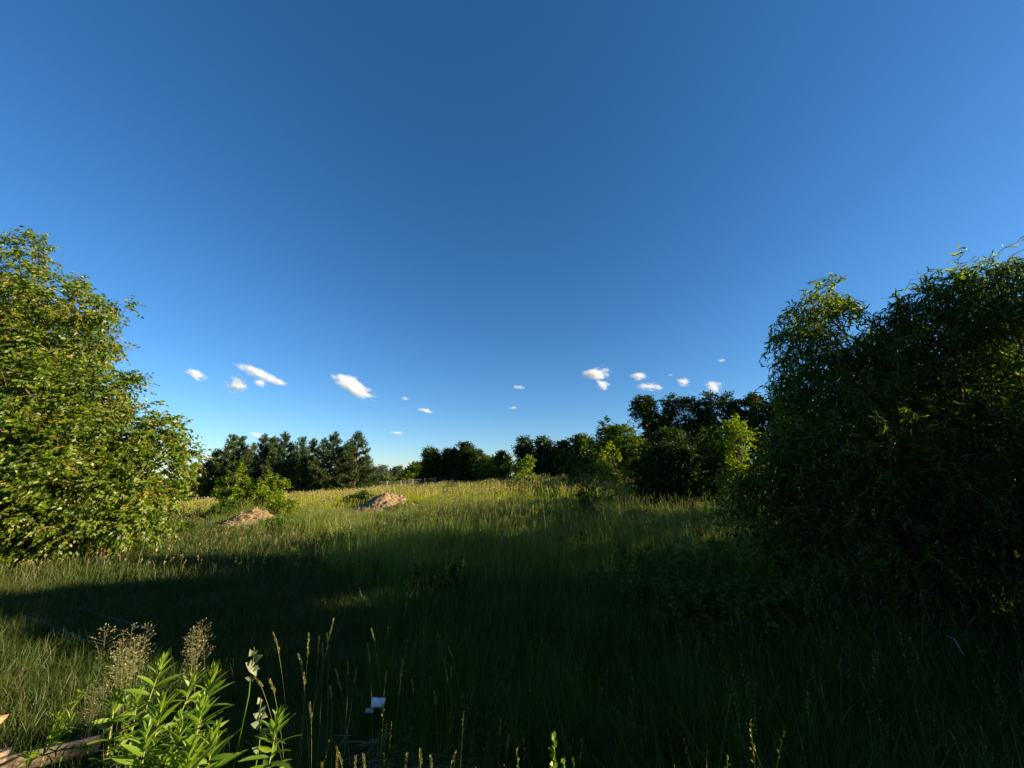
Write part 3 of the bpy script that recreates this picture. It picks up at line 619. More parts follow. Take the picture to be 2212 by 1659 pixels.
heap(836, 1065, 20.5, 1.9, 1.5, 'right soil heap, taller and pointed, standing alone in the lit grass', 311, tail=1, peak=.05)

# ------------------------------------------------------------------ wire fence
def fence():
    tops = [(402, 1074, 40), (449, 1073, 41.5), (500, 1070, 43), (555, 1065, 44), (610, 1059, 44.5), (657, 1055, 45), (698, 1054, 46), (738, 1050, 47), (773, 1045, 48.5), (806, 1042, 50),
            (836, 1040, 52), (866, 1038, 54), (892, 1035, 55), (917, 1034, 56.5), (941, 1032, 58), (963, 1030, 59), (983, 1030, 60), (1003, 1029, 61), (1021, 1028, 62), (1039, 1027, 63), (1058, 1027, 64)]
    P = [at(*q) for q in tops]; base = np.array([P[9][0], P[9][1], float(H(P[9][0], P[9][1]))])
    t = thing('wire_fence', base, 'long wire fence on thin pale concrete posts behind the meadow', 'fence'); rng = RX(4)
    for p in P:
        g = min(float(H(p[0], p[1])), p[2] - .9) - .3; s = .04
        x = rng.normal(0, .03); V = np.array([[a * s + (x if z else 0), b * s, z] for z in (0, 1) for a, b in ((-1, -1), (1, -1), (1, 1), (-1, 1))], float)
        V[:, 2] = g + V[:, 2] * (p[2] - g); V = np.vstack([V, [x, 0, p[2] + .04]]); V[:, 0] += p[0]; V[:, 1] += p[1]
        part('post', V, [np.array([[0, 1, 5, 4], [1, 2, 6, 5], [2, 3, 7, 6], [3, 0, 4, 7]]), np.array([[4, 5, 8], [5, 6, 8], [6, 7, 8], [7, 4, 8]])], M['concrete'], t)
    b = Bag()
    for f in (.06, .30, .55, .8, 1.05, 1.3):
        V, F = tube(np.array([p - [0, .07, f] for p in P]), .008, 3); b.add(V, F)
    for a, c in zip(P[:-1], P[1:]):
        for s in np.linspace(0, 1, 9)[1:-1]:
            q = a * (1 - s) + c * s - [0, .07, 0]; V, F = tube(np.array([q, q - [0, 0, 1.3]]), .006, 3); b.add(V, F)
    b.part('wire_mesh', M['wire'], t)
fence()

# ------------------------------------------------------------------ things lying in the near grass
def board(name, a, b, w, th, m, parent=None, up=(0, 0, 1), label=None, group=None, chip=.02, seed=0):
    """a rough board from a to b, w wide and th thick"""
    a = np.array(a, float); b = np.array(b, float); d = nrm(b - a); s = nrm(np.cross(d, np.array(up, float))); u = np.cross(s, d); rng = RX(seed); n = 16
    V = []
    for k, t in enumerate(np.linspace(0, 1, n)):
        c = a * (1 - t) + b * t + u * .01 * math.sin(t * 5 + seed); e = rng.normal(0, .0025, 8)
        ww = w / 2; hh = th / 2; c2 = .18
        pr = [(-1 + c2, -1), (1 - c2, -1), (1, -1 + 2 * c2), (1, 1 - 2 * c2), (1 - c2, 1), (-1 + c2, 1), (-1, 1 - 2 * c2), (-1, -1 + 2 * c2)]
        for q, (x, y) in enumerate(pr):
            end = d * (chip * (x * .5 + y * .3) if k in (0, n - 1) else 0); V.append(c + s * (x * ww * .98 + e[q]) + u * (y * hh + e[q] * .5) + end)
    V = np.array(V); F = [[k * 8 + j, k * 8 + (j + 1) % 8, (k + 1) * 8 + (j + 1) % 8, (k + 1) * 8 + j] for k in range(n - 1) for j in range(8)]
    caps = [list(range(7, -1, -1)), [(n - 1) * 8 + j for j in range(8)]]
    o = part(name, V, [np.array(F), np.array(caps)], m, parent, origin=None if parent else (a + b) / 2)
    if label: tag(o, label, 'plank', group)
    return o
t0 = at(218, 1605, 2.86); 
board('wooden_plank', t0 + [-1.75, -.42, -.16], t0, .035, .085, M['wood'], label='long weathered plank lying across the bottom left corner', group='planks lying in the grass', seed=1)
t0 = at(17, 1635, 2.75)
board('wooden_plank', t0 + [-1.3, -.2, -.05], t0, .04, .07, M['wood'], label='short grey plank end behind the long one at the left edge', group='planks lying in the grass', seed=2)
t0 = at(10, 1557, 3.0)
board('wooden_plank', t0 + [-1.1, -.28, -.06], t0, .07, .03, M['freshwood'], label='fresh orange-brown plank tip poking in at the left edge', group='planks lying in the grass', seed=3)

def bed():
    def gp(px, py, z=.0): k = ratios(px, py)[1]; return at(px, py, (z - CAMZ) / k)
    c0 = gp(45, 1336); e2v = gp(228, 1413) - c0; e2v[2] = 0; e2v = nrm(e2v); e1v = np.array([-e2v[1], e2v[0], 0]); L1, L2 = .45, 2.3
    if e1v[1] < 0: e1v = -e1v
    c = [c0, c0 + e1v * L1, c0 + e1v * L1 + e2v * L2, c0 + e2v * L2]
    ctr = sum(c) / 4; t = thing('raised_bed_frame', [ctr[0], ctr[1], 0], 'old wooden bed frame sunk in the dark grass', 'garden frame')
    for k in range(4):
        a, b = c[k], c[(k + 1) % 4]; d = nrm(b - a); board('board', a + d * .03, b - d * .03, .035, .10, M['oldwood'], t, seed=9 + k)
bed()
def sheet(name, label, quad, d, m, th=.012):
    P = [at(px, py, dd) for (px, py), dd in zip(quad, d)]; P = np.array(P); nn = nrm(np.cross(P[1] - P[0], P[3] - P[0]))
    V = np.vstack([P, P - nn * th]); n4 = 4
    F = [[0, 1, 2, 3], [7, 6, 5, 4]] + [[k, k + 4, (k + 1) % 4 + 4, (k + 1) % 4] for k in range(4)]
    o = part(name, V, np.array(F), m, None, origin=P.mean(0)); tag(o, label, 'board')
sheet('white_board', 'white board scrap standing tilted in the tall grass', [(801, 1529), (805, 1510), (833, 1511), (828, 1530)], (3.05, 3.12, 3.12, 3.05), M['white'])
sheet('grey_board', 'dull grey scrap lying flat at the foot of the white board', [(788, 1540), (791, 1534), (805, 1535), (806, 1541)], (3.0, 3.15, 3.15, 3.0), M['greyboard'])

# ------------------------------------------------------------------ weeds
def stemcurve(base, tip, bow=(0, 0, 0), n=8):
    mid = (np.array(base) + tip) / 2 + bow; return bez(np.array(base, float), mid, np.array(tip, float), n)
LN = lance(.095, 5, .30, .03)
def goldenrod(tip, label, seed, h=None, mats=('weedstem', 'weed'), nleaf=46, lsz=.105, group='leafy goldenrod plants at the bottom left', lean=None, side=0):
    rng = RX(seed); tip = np.array(tip, float); ln = np.array(lean if lean is not None else [rng.normal(-.1, .06), rng.normal(0, .06)])
    base = np.array([tip[0] + ln[0], tip[1] + ln[1], 0.0]); base[2] = float(H(base[0], base[1]))
    t = thing('goldenrod', base, label, 'plant', group); C = stemcurve(base, tip, [rng.normal(0, .02), rng.normal(0, .02), 0], 12)
    V, F = tube(C, np.linspace(.0055, .002, 12), 6); part('stem', V, F, M[mats[0]], t, smooth=True)
    s = np.concatenate([np.linspace(.12, .86, nleaf), np.linspace(.86, 1.0, 16)]); k = len(s); f = s * 11; i = np.minimum(f.astype(int), 10); w = (f - i)[:, None]
    P = C[i] * (1 - w) + C[i + 1] * w; a = np.arange(k) * 2.4 + rng.normal(0, .25, k); el = np.where(s > .86, .9 + (s - .86) * 4, rng.uniform(.25, .65, k))
    D = np.stack([np.cos(a) * np.cos(el), np.sin(a) * np.cos(el), np.sin(el)], -1)
    N = np.stack([-np.cos(a) * np.sin(el), -np.sin(a) * np.sin(el), np.cos(el)], -1) + rng.normal(0, .55, (k, 3))
    S = lsz * np.where(s > .86, 1.0 - (s - .86) * 4.2, rng.uniform(.8, 1.2, k) * np.clip(.55 + s * .7, 0, 1.1)); V, F = stamp(LN, P, D, N, S)
    part('leaves', V, F, M[mats[1]], t, smooth=True); return t
GD = [((353, 1424), 2.15, 'tall goldenrod with a bare pale stem below its leafy top', (-.16, .02)), ((249, 1502), 2.15, 'goldenrod with the thickest yellow stem, leftmost of its clump', (.06, 0)),
      ((423, 1458), 2.2, 'goldenrod with a long slanting stem in the middle of the clump', (-.2, .03)), ((462, 1446), 2.3, 'tallest leafy goldenrod at the right of the clump', (-.08, .02)),
      ((352, 1512), 2.0, 'goldenrod with a bright splayed rosette at the centre of the clump', (-.02, 0)), ((392, 1566), 1.95, 'short goldenrod between the rosette and the lower right one', (0, 0)),
      ((464, 1584), 1.95, 'low goldenrod with big sunlit leaves at the lower right', (-.06, 0)), ((318, 1580), 1.9, 'goldenrod with long drooping leaves at the lower left', (0, 0)),
      ((602, 1548), 2.1, 'lone goldenrod right of the pale-leaved weed', (-.1, 0)), ((440, 1510), 2.1, 'goldenrod hidden behind the sunlit right ones', (-.05, .02)),
      ((300, 1490), 2.5, 'goldenrod standing back in the shadow under the feathery grass', (0, 0)), ((410, 1625), 1.85, 'lowest goldenrod at the bottom edge of the picture', (0, 0))]
for k, ((px, py), d, lab, ln) in enumerate(GD):
    goldenrod(at(px, py, d), lab, 400 + k, lean=ln, nleaf=22 if k == 0 else (34 if k in (1, 2) else 48), lsz=.13 if k in (4, 6, 7, 11) else .11)
# shaded patch at the right
SP = [(1338, 1178, 6.9), (1350, 1190, 6.8), (1385, 1200, 6.3), (1401, 1181, 6.5), (1362, 1206, 6.2), (1447, 1184, 6.4), (1427, 1205, 6.1), (1473, 1212, 6.0), (1493, 1200, 6.3),
      (1300, 1228, 5.9), (1345, 1232, 5.7), (1276, 1240, 5.8), (1508, 1240, 5.6), (1412, 1236, 5.6), (1448, 1236, 5.5), (1540, 1160, 7.2), (1562, 1172, 7.0), (1590, 1150, 7.3), (1255, 1150, 8.0), (1212, 1160, 8.4)]
SPL = ['highest left tip of the shaded goldenrod patch', 'goldenrod just under the highest left tip of the shaded patch', 'goldenrod in the middle row of the shaded patch, left of its bare gap', 'tall shaded goldenrod standing out at the top centre of the patch',
       'shaded goldenrod low behind the top centre one', 'tallest shaded goldenrod right of the dark gap', 'shaded goldenrod leaning into the dark gap', 'shaded goldenrod on the right slope of the patch', 'small shaded goldenrod behind the right slope of the patch',
       'dim goldenrod at the lower left rim of the shaded patch', 'shaded goldenrod in the front row, second from the left rim', 'outermost goldenrod at the left rim of the shaded patch', 'outermost goldenrod at the right rim of the shaded patch',
       'shaded goldenrod at the front centre of the patch', 'shaded goldenrod at the front right of the patch', 'dark leafy goldenrod just left of the lower poppy', 'dark leafy goldenrod right below the lower poppy', 'dark leafy goldenrod at the left foot of the willow, right of the poppies',
       'dark leafy weed in shaded grass below the nearest young tree', 'dark leafy weed left of the one below the nearest young tree']
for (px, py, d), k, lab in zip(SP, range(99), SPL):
    goldenrod(at(px, py, d), lab, 430 + k, nleaf=44, lsz=.13, mats=('weedstem', 'mid'),  # darker leaf colour than the lit goldenrod, shade painted in
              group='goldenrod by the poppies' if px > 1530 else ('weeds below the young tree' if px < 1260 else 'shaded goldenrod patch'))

# horseweed-like weed over the long plank
def feather_weed():
    rng = RX(77); tip = at(168, 1484, 2.35); base = np.array([-2.33, 2.42, 0]); base = np.array([at(92, 1640, 2.5)[0], 2.5, 0.0])
    t = thing('horseweed', base, 'thin feathery sunlit weed growing over the long plank', 'plant'); fork = base + [0.0, 0, .42]
    b = Bag(); LV = []; LF = []; n0 = 0
    for tp in (at(186, 1482, 2.4), at(150, 1560, 2.4), at(196, 1612, 2.35), at(60, 1640, 2.4), at(130, 1530, 2.5)):
        C = stemcurve(fork - [0, 0, .12], tp, [0, 0, .02], 8); V, F = tube(C, np.linspace(.0045, .0015, 8), 5); b.add(V, F)
        k = 34; s = np.linspace(.15, 1, k); f = s * 7; i = np.minimum(f.astype(int), 6); w = (f - i)[:, None]; P = C[i] * (1 - w) + C[i + 1] * w
        dr = nrm(C[-1] - C[0]); D = dr + rng.normal(0, .42, (k, 3)); V, F = stamp(lance(.06, 4, .2), P, D, rng.normal(0, 1, (k, 3)), rng.uniform(.04, .085, k)); LV.append(V); LF.append(F + n0); n0 += len(V)
    V, F = tube(stemcurve(base, fork), .005, 6); b.add(V, F); b.part('stem', M['weedstem'], t, smooth=True); part('leaves', np.concatenate(LV), np.concatenate(LF), M['weed'], t)
feather_weed()

# pale triangular-leaved weeds
TRI = (np.array([[0, 0, 0], [-.46, .08, .06], [0, .3, -.02], [.46, .08, .06], [-.27, .5, .03], [.27, .5, .03], [0, 1, -.16]]), LEAF[1])
def orache(pts, d, label, seed, leaves, stem_to):
    rng = RX(seed); C = np.array([at(px, py, d) for px, py in pts][::-1]); base = np.array([C[0][0] + stem_to, C[0][1], 0]); C = np.vstack([base, C])
    t = thing('orache', base, label, 'plant', 'pale weeds with triangular leaves'); V, F = tube(C, np.linspace(.003, .0015, len(C)), 6); part('stem', V, F, M['weed'], t, smooth=True)
    P = []; D = []; S = []
    for px, py, an, sz in leaves:
        p = at(px, py, d); P.append(p); D.append([math.cos(an), -.25, math.sin(an)]); S.append(sz * 1.0)
    P = np.array(P); V, F = stamp(TRI, P, np.array(D), np.tile([0.45, -1.0, .35], (len(P), 1)) + rng.normal(0, .15, (len(P), 3)), np.array(S) * .5); part('leaves', V, F, M['pale'], t)
orache([(549, 1398), (548, 1420), (541, 1460), (538, 1500)], 2.45, 'dimly lit pale weed with triangular leaves, the upper of two', 81,
       [(548, 1418, 1.0, .075), (545, 1415, 2.0, .07), (551, 1424, .5, .10), (546, 1440, 2.6, .095), (548, 1444, .1, .075), (547, 1442, -.9, .095), (543, 1438, 1.6, .06), (541, 1465, 3.0, .06), (541, 1470, .3, .05)], -.05)
orache([(564, 1508), (562, 1530), (563, 1560), (560, 1610)], 2.15, 'brightly lit pale weed with triangular leaves, the lower of two', 82,
       [(562, 1518, 1.9, .055), (560, 1522, .9, .05), (564, 1540, 1.0, .075), (565, 1548, 2.75, .085), (567, 1545, -.1, .06), (562, 1565, 3.0, .09), (563, 1585, .55, .10), (562, 1590, .05, .07), (561, 1562, .2, .05), (560, 1620, 2.8, .07), (561, 1620, .4, .07)], -.02)

# feathery flowering grass
def panicles(cx, top, d, spread, n, label, seed, stalk_bot, dens=90):
    rng = RX(seed); base = at(cx, 1600, d); base = np.array([base[0] - .03, d, float(H(base[0], d))])
    t = thing('flowering_grass', base, label, 'grass clump', 'feathery flowering grass clumps'); b = Bag(); P = []; D = []
    for k in range(n):
        px = cx + rng.normal(0, .42) * spread; py = top + rng.uniform(0, 1) * 62; tp = at(px, py, d + rng.normal(0, .06))
        C = stemcurve(base + [rng.normal(0, .04), rng.normal(0, .04), 0], tp, rng.normal(0, .03, 3), 10); V, F = tube(C, np.linspace(.0016, .0007, 10), 3); b.add(V, F)
        L = rng.uniform(.16, .24)
        for s in np.linspace(0, 1, 11):
            p = tp - (tp - C[-3]) / max(np.linalg.norm(tp - C[-3]), 1e-6) * L * s
            for _ in range(3):
                a = rng.rand() * 6.28; l = .012 + .062 * s * (1.15 - s) * 2.2 * rng.uniform(.6, 1.2); e = p + np.array([math.cos(a) * l, math.sin(a) * l, l * .55])
                V, F = tube(np.array([p, e]), .0004, 3); b.add(V, F)
                for q in (.6, .85, 1): P.append(p * (1 - q) + e * q + rng.normal(0, .004, 3)); D.append(e - p + rng.normal(0, .006, 3))
    b.part('stalks', M['ear'], t); P = np.array(P); V, F = stamp((np.array([[0, 0, 0], [-.22, .45, .1], [.22, .45, .1], [0, 1, 0]]), LEAF2[1]), P, np.array(D), rng.normal(0, 1, P.shape), rng.uniform(.006, .012, len(P)))
    part('seed_heads', V, F, M['spikelet'], t)
panicles(278, 1345, 2.45, 46, 12, 'dense beige feathery grass clump above the yellow-stemmed goldenrod', 91, 1450)
panicles(428, 1342, 2.75, 46, 6, 'looser dim feathery grass clump above the tallest goldenrod', 92, 1450)
panicles(205, 1470, 2.9, 26, 4, 'few thin seed stalks at the left of the dense feathery clump', 93, 1500)

# single grass ears
def ear_stalk(tip, lower, d, label, seed, earlen=None, bright=True):
    rng = RX(seed); a = at(*tip, d); b = at(*lower, d + .03); dr = b - a; L = np.linalg.norm(dr); dr = dr / L
    g = b + dr * .25 * 1.0; base = np.array([b[0] + dr[0] * b[2] * .55, d + .05, 0.0]); base[2] = float(H(base[0], base[1]))
    t = thing('grass_stalk', base, label, 'grass stalk', 'single grass stalks with slim ears')
    C = bez(base, b + (b - a) * .3, a, 10) if b[2] > .1 else np.array([base, a]); V, F = tube(C, np.linspace(.0011, .0006, len(C)), 4); part('stem', V, F, M['ear'], t)
    el = earlen or min(.13, max(.07, L * .8)); n = 34; P = []; D = []
    seg = C[-1] - C[-2]; dd = seg / np.linalg.norm(seg); sd_ = nrm(np.cross(dd, [0, 1.0, 0]))
    for k in range(n):
        s = k / (n - 1); p = C[-1] - dd * el * s; P.append(p); D.append(dd + sd_ * (.45 if k % 2 else -.45) + rng.normal(0, .12, 3))
    V, F = stamp((np.array([[0, 0, 0], [-.2, .4, .12], [.2, .4, .12], [0, 1, 0]]), LEAF2[1]), np.array(P), np.array(D), rng.normal(0, .6, (n, 3)) + [0, -1, 0], .017 * (1 - .35 * np.linspace(1, 0, n)))
    part('ear', V, F, M['ear'], t)
def c3(x, y): return ((850 + .35 * x) * .576, (2300 + .35 * y) * .576)
def c4(x, y): return ((1400 + .3617 * x) * .576, (2300 + .3617 * y) * .576)
ES = [(c3(500, 205), c3(600, 470), 2.5, 'long stalk leaning left, the leftmost tall ear beside the pale weed'), (c3(880, 220), c3(865, 600), 2.6, 'thick upright ear in the middle of the stalk group'),
      (c3(993, 250), c3(985, 480), 2.7, 'thin upright ear right of the thick one'), (c3(1025, 320), c3(1040, 500), 2.7, 'short ear just right of the thin upright one'),
      (c3(1075, 220), c3(1100, 420), 2.8, 'ear crossing under the tallest one'), (c3(1150, 55), c3(1095, 260), 2.9, 'tallest ear of all, leaning right'),
      (c3(1552, 175), c3(1610, 350), 2.9, 'dim ear leaning left above the white board'), (c3(1510, 320), c3(1550, 580), 2.7, 'bright ear directly above the white board'),
      (c3(1170, 600), c3(1260, 880), 2.5, 'slanting ear between the stalk group and the white board'), (c3(1298, 530), c3(1308, 700), 2.7, 'thin dim ear left of the white board'),
      (c3(1390, 590), c3(1365, 780), 2.6, 'ear leaning right, just left of the white board'), (c3(300, 680), c3(430, 770), 2.25, 'arching ear reaching left over the lower pale weed'),
      (c3(460, 710), c3(555, 870), 2.2, 'thick curved ear right of the arching one'), (c3(890, 960), c3(925, 1150), 2.2, 'ear low in the middle, beneath the thick upright one'),
      (c3(1110, 785), c3(1140, 900), 2.4, 'short bright ear low in the middle right'), (c3(825, 640), c3(850, 740), 2.4, 'small bright ear left of the thick upright stem'),
      (c3(770, 440), c3(825, 540), 2.6, 'small tilted ear left of the thick upright ear'), (c3(1175, 1440), c3(1270, 1640), 2.0, 'zigzag ear with a kinked stem at the bottom edge'),
      (c3(1185, 1520), c3(1187, 1655), 1.95, 'bright ear rising straight from the bottom edge'), (c3(1382, 1535), c3(1380, 1655), 1.95, 'slim ear just peeping over the bottom edge'),
      (c3(1465, 1515), c3(1485, 1655), 1.95, 'ear at the bottom edge right of the slim peeping one'), (c3(1715, 620), c3(1700, 760), 2.7, 'thin stalk right behind the white board'),
      (c3(1712, 1190), c3(1700, 1370), 2.3, 'ear below the white board'), (c4(305, 470), c4(280, 720), 2.7, 'upright ear just right of the white board'),
      (c4(778, 345), c4(840, 470), 2.9, 'ear leaning left in the dark grass at centre'), (c4(808, 550), c4(812, 690), 2.7, 'ear below the leaning one, with a flat leaf blade'),
      (c4(635, 815), c4(660, 980), 2.4, 'greenish ear right of the straw litter'), (c4(1320, 1105), c4(1310, 1300), 2.3, 'ear in the dark grass left of the glowing weed tip'),
      (c4(1405, 1260), c4(1385, 1450), 2.2, 'smooth thin stalk next to the glowing weed tip'), (c4(592, 1470), c4(610, 1590), 1.95, 'pale ear at the bottom edge right of the straw litter'),
      (c4(485, 1420), c4(500, 1590), 1.97, 'dim ear at the bottom edge over the straw litter'), (c4(347, 1460), c4(335, 1590), 1.96, 'ear at the bottom edge left of the straw litter'),
      (c3(1022, 1600), c3(1030, 1655), 1.95, 'short ear tip at the bottom edge left of the zigzag one')]
for k, (a, b, d, lab) in enumerate(ES): ear_stalk(a, b, d, lab, 500 + k)

# glowing weed tip at the bottom edge
def tip_weed(px, py, d, label, seed):
    rng = RX(seed); tp = at(px, py, d); base = np.array([tp[0] - .04, d, 0.0]); t = thing('flowering_weed', base, label, 'plant', 'yellow-green weed tips at the bottom edge'); C = stemcurve(base, tp, [0, 0, 0], 8)
    V, F = tube(C, np.linspace(.003, .0012, 8), 5); part('stem', V, F, M['weedstem'], t); n = 60; s = rng.rand(n) ** 1.4 * .26; P = tp - (tp - C[-3]) / np.linalg.norm(tp - C[-3]) * s[:, None]
    V, F = stamp(LEAF2, P, np.array([0, 0, 1.0]) + rng.normal(0, .5, (n, 3)), rng.normal(0, 1, (n, 3)), rng.uniform(.012, .03, n)); part('flower_buds', V, F, M['weed'], t)
tip_weed(*c4(1880, 1285), 1.95, 'glowing yellow-green weed tip alone at the bottom edge', 95)
tip_weed(*c4(1980, 1555), 1.9, 'small green weed tip just right of the glowing one', 96)

# poppies
def poppy(px, py, d, label, seed, r=.045):
    rng = RX(seed); c = at(px, py, d); base = np.array([c[0] + .03, d + .02, float(H(c[0], d))]); t = thing('poppy', base, label, 'flower', 'red poppies')
    V, F = tube(stemcurve(base, c, [.02, 0, .05]), .003, 5); part('stem', V, F, M['weedstem'], t)
    IV, IF = ico(1); part('seed_pod', IV * .010 + c + [0, 0, .012], IF, M['dark'], t)
    for k in range(4):
        a = k * 1.571 + rng.rand() * .4; b = Bag(); g = np.linspace(0, 1, 6); VV = []
        for q in g:
            for w in np.linspace(-1, 1, 7):
                an = a + w * .95 * (.35 + .65 * q); rad = r * q; VV.append(c + np.array([math.cos(an) * rad, math.sin(an) * rad, r * (.75 * q ** 1.6) + .004 * math.sin(w * 7 + k)]))
        F = [[i * 7 + j, i * 7 + j + 1, (i + 1) * 7 + j + 1, (i + 1) * 7 + j] for i in range(5) for j in range(6)]; part('petal', np.array(VV), np.array(F), M['poppy'], t, smooth=True)
poppy(1508, 1152, 8.2, 'highest red poppy, left one of a touching pair', 1, .058)
poppy(1515, 1158, 8.1, 'red poppy, right one of the touching pair', 2, .055)
poppy(1534, 1185, 7.6, 'dim red poppy alone below the pair', 3, .05)

# pale stick in the dark under the willow
V, F = tube(np.array([at(2046, 1374, 4.0), at(2062, 1381, 3.9), at(2082, 1415, 3.7)]), [.006, .008, .004], 6); tag(part('stick', V, F, M['greyboard'], None, origin=at(2046, 1374, 4.0)), 'short pale stick in the darkness under the willow', 'stick')

# straw litter
def straw():
    rng = RX(12); n = 280; c = at(880, 1622, 2.75); P = np.stack([c[0] + rng.normal(0, .22, n), 2.8 + rng.normal(0, .14, n), np.zeros(n)], -1); P[:, 2] = H(P[:, 0], P[:, 1]) + rng.uniform(.01, .09, n)
    a = rng.normal(.4, .7, n); D = np.stack([np.cos(a), np.sin(a), rng.normal(0, .15, n)], -1)
    V, F = stamp(lance(.022, 4, .1, .003), P, D, rng.normal(0, .3, (n, 3)) + [0, 0, 1], rng.uniform(.12, .3, n)); tag(part('straw_litter', V, F, M['dry'], None, origin=c), 'flattened grey straw on the ground near the bottom edge', 'straw', kind='stuff')
straw()

# ------------------------------------------------------------------ grass
def blade_clump(name, n, rad, h0, h1, w, seed, bend=.35, heads=0, mats=('grass', 'seed'), segs=4, hw=.006):
    rng = RX(seed); V = []; b = Bag(); n_h = heads
    for k in range(n + n_h):
        r = rad * math.sqrt(rng.rand()); a = rng.rand() * 6.28; p = np.array([r * math.cos(a), r * math.sin(a), -.03]); h = rng.uniform(h0, h1); hd = k >= n
        if hd: h = h1 * rng.uniform(1.0, 1.35)
        f = rng.rand() * 6.28; bd = h * bend * rng.uniform(.2, 1.3) * (.35 if hd else 1); o = np.array([math.cos(f), math.sin(f), 0]); s = np.array([-math.sin(f), math.cos(f), 0]); 
        tw = rng.normal(0, .7); s = s * math.cos(tw) + o * math.sin(tw)
        Q = [];
        for q in np.linspace(0, 1, segs + 1):
            c = p + o * bd * q ** 2 + np.array([0, 0, h * (q - .22 * q * q * (bd / h) * 2)]); ww = w * (.45 if hd else (1 - q ** 1.6) * .9 + .1) * .5; Q += [c - s * ww, c + s * ww]
        b.add(np.array(Q), np.array([[2 * i, 2 * i + 1, 2 * i + 3, 2 * i + 2] for i in range(segs)]), 0)
        if hd:
            tip = (Q[-1] + Q[-2]) / 2; dn = nrm(tip - (Q[-3] + Q[-4]) / 2); L = h * rng.uniform(.12, .2)
            for j in range(9):
                pp = tip - dn * L * (j / 8); dr = dn + rng.normal(0, .45, 3); dr = nrm(dr); e = pp + dr * hw * 4; sx = nrm(np.cross(dr, rng.normal(0, 1, 3))) * hw
                b.add(np.array([pp, pp + dr * hw * 2 - sx, e, pp + dr * hw * 2 + sx]), np.array([[0, 1, 2, 3]]), 1)
    V, F, mi = b.out(); me = mk_mesh(name, V, F, [M[m] for m in mats], mi); return bpy.data.objects.new(name, me)
def leafy_clump(name, n, rad, h0, h1, size, seed, mats=('midgrass',)):
    rng = RX(seed); b = Bag()
    for k in range(n):
        r = rad * math.sqrt(rng.rand()); a = rng.rand() * 6.28; p = np.array([r * math.cos(a), r * math.sin(a), 0]); h = rng.uniform(h0, h1); top = p + np.array([rng.normal(0, .1) * h, rng.normal(0, .1) * h, h])
        V, F = tube(np.array([p, (p + top) / 2, top]), np.array([.004, .003, .0015]), 3); b.add(V, F)
        m = 22; s = np.linspace(.2, 1, m); P = p[None] * (1 - s[:, None]) + top[None] * s[:, None]; an = np.arange(m) * 2.4 + rng.rand() * 6
        D = np.stack([np.cos(an), np.sin(an), rng.uniform(.1, .9, m)], -1); V, F = stamp(LEAF2, P, D, rng.normal(0, .5, (m, 3)) + [0, 0, 1], size * rng.uniform(.6, 1.2, m) * (1.2 - .6 * s)); b.add(V, F)
    V, F, mi = b.out(); return bpy.data.objects.new(name, mk_mesh(name, V, F, [M[m] for m in mats], mi))
def scatter(name, protos, P, rz, sc, idx, tilt, label):
    c = bpy.data.collections.new(name + '_kinds')
    for o in protos: c.objects.link(o)
    me = bpy.data.meshes.new(name); me.vertices.add(len(P)); me.vertices.foreach_set('co', np.asarray(P, np.float32).ravel())
    rot = np.stack([tilt[:, 0], tilt[:, 1], rz], -1).astype(np.float32)
    for nm, ty, dat in (('rot', 'FLOAT_VECTOR', rot), ('sc', 'FLOAT', sc.astype(np.float32)), ('idx', 'INT', idx.astype(np.int32))):
        at_ = me.attributes.new(nm, ty, 'POINT'); at_.data.foreach_set('vector' if ty == 'FLOAT_VECTOR' else 'value', dat.ravel())
    o = bpy.data.objects.new(name, me); COL.objects.link(o)
    g = bpy.data.node_groups.new(name, 'GeometryNodeTree'); g.interface.new_socket('Geometry', in_out='INPUT', socket_type='NodeSocketGeometry'); g.interface.new_socket('Geometry', in_out='OUTPUT', socket_type='NodeSocketGeometry')
    N = g.nodes; L = g.links; gi = N.new('NodeGroupInput'); go = N.new('NodeGroupOutput'); ci = N.new('GeometryNodeCollectionInfo'); ci.inputs[0].default_value = c; ci.inputs['Separate Children'].default_value = True; ci.inputs['Reset Children'].default_value = True
    ip = N.new('GeometryNodeInstanceOnPoints'); ip.inputs['Pick Instance'].default_value = True
    L.new(gi.outputs[0], ip.inputs['Points']); L.new(ci.outputs[0], ip.inputs['Instance'])
    def na(nm, dt): q = N.new('GeometryNodeInputNamedAttribute'); q.data_type = dt; q.inputs[0].default_value = nm; return q.outputs[0]
    L.new(na('rot', 'FLOAT_VECTOR'), ip.inputs['Rotation']); L.new(na('sc', 'FLOAT'), ip.inputs['Scale']); L.new(na('idx', 'INT'), ip.inputs['Instance Index'])
    L.new(ip.outputs[0], go.inputs[0]); m = o.modifiers.new('grass', 'NODES'); m.node_group = g
    return tag(o, label, 'grass', kind='stuff')
HEAPS = [(gpt(556, 16.4), 1.2, 1.2), (gpt(836, 20.5), 1.9, 1.5)]
def tallness(x, y):
    """0 = mown lawn at the left, 1 = tall meadow"""
    edge = np.interp(y, [0, 3, 5, 8, 10, 12, 16, 24, 40], [-.9, -1.0, -1.6, -3.2, -4.6, -6.2, -11.5, -18, -40]) + .5 * np.sin(y * 1.3) * (y > 6)
    return sstep(-.8, 1.0, (x - edge) / np.clip(y / 8, .6, 2))
def field_pts(y0, y1, dens, rng, wide=1.42):
    A = wide * (y1 ** 2 - y0 ** 2); n = int(A * dens); y = np.sqrt(rng.uniform(y0 ** 2, y1 ** 2, n)); x = rng.uniform(-wide, wide, n) * y
    k = np.ones(n, bool)
    for c, rx, ry in HEAPS: k &= ((x - c[0]) / (rx * .93)) ** 2 + ((y - c[1]) / (ry * .9)) ** 2 > 1
    return x[k], y[k]
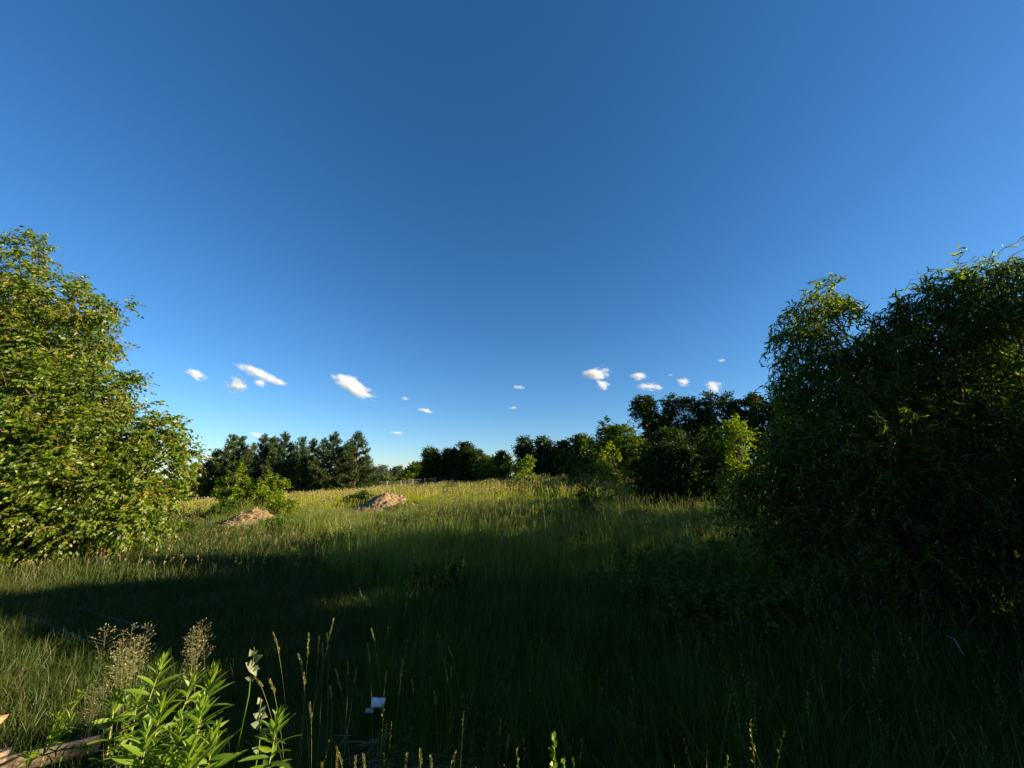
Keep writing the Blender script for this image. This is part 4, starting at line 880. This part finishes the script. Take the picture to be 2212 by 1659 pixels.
def grass():
    rng = RX(99)
    # near: true blades
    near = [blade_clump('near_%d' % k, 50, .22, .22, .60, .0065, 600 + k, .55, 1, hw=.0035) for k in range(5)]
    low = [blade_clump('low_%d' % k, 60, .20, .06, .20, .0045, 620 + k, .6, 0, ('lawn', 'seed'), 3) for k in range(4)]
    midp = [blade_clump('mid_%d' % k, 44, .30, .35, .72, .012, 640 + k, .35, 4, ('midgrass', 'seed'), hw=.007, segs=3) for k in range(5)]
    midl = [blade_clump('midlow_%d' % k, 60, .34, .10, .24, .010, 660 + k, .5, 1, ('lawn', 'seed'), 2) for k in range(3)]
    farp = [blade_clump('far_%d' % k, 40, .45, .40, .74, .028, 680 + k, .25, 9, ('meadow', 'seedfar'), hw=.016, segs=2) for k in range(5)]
    def go(name, y0, y1, dens, tallp, lowp, label, ylo=None, hs=1.0):
        x, y = field_pts(y0, y1, dens, rng); tl = tallness(x, y); isl = rng.rand(len(x)) > tl; n = len(x)
        patch = .70 + .35 * vnoise(x * .45 + 40, y * .45, 7) + .28 * vnoise(x * 1.4 + 10, y * 1.4 + 5, 8)
        sc = np.where(isl, rng.uniform(.8, 1.3, n) * (.8 + .4 * patch), rng.uniform(.6, 1.15, n) * patch * (.55 + .45 * tl)) * hs
        for c, rx, ry in HEAPS:
            g_ = np.exp(-(((x - c[0]) / (rx * 1.25)) ** 2) - (np.where(y < c[1], (y - c[1]) / (ry * 3.6), (y - c[1]) / (ry * 1.2))) ** 2); sc = sc * (1 - .8 * g_)
        idx = np.where(isl, rng.randint(0, len(lowp), n), len(lowp) + rng.randint(0, len(tallp), n))
        wp = leafy_clump(name, 9, .24, .25, .5, .11 if y0 < 6 else .15, 777, ('mid' if y0 < 6 else 'midgrass',)); wn = vnoise(x * .8 + 11, y * .8 + 30, 21)
        isw = ((wn > .66) & ((x > 1.5) | (y > 6))) & (rng.rand(n) < (.5 if y0 < 15 else .3)) & ~isl; idx = np.where(isw, len(lowp) + len(tallp), idx); tallp = tallp + [wp]
        for q, o in enumerate(lowp): o.name = '%s_a%d' % (name, q)
        for q, o in enumerate(tallp): o.name = '%s_b%d' % (name, q)
        tilt = rng.normal(0, .10, (n, 2)); tilt[:, 1] += .06
        scatter(name, lowp + tallp, np.stack([x, y, H(x, y)], -1), rng.rand(n) * 6.28, sc, idx, tilt, label)
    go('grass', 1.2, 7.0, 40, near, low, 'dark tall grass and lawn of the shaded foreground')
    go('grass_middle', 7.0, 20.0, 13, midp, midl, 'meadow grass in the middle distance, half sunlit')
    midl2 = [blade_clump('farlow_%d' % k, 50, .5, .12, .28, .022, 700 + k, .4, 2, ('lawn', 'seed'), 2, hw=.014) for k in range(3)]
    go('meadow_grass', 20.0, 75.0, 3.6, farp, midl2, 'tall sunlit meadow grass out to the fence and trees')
grass()
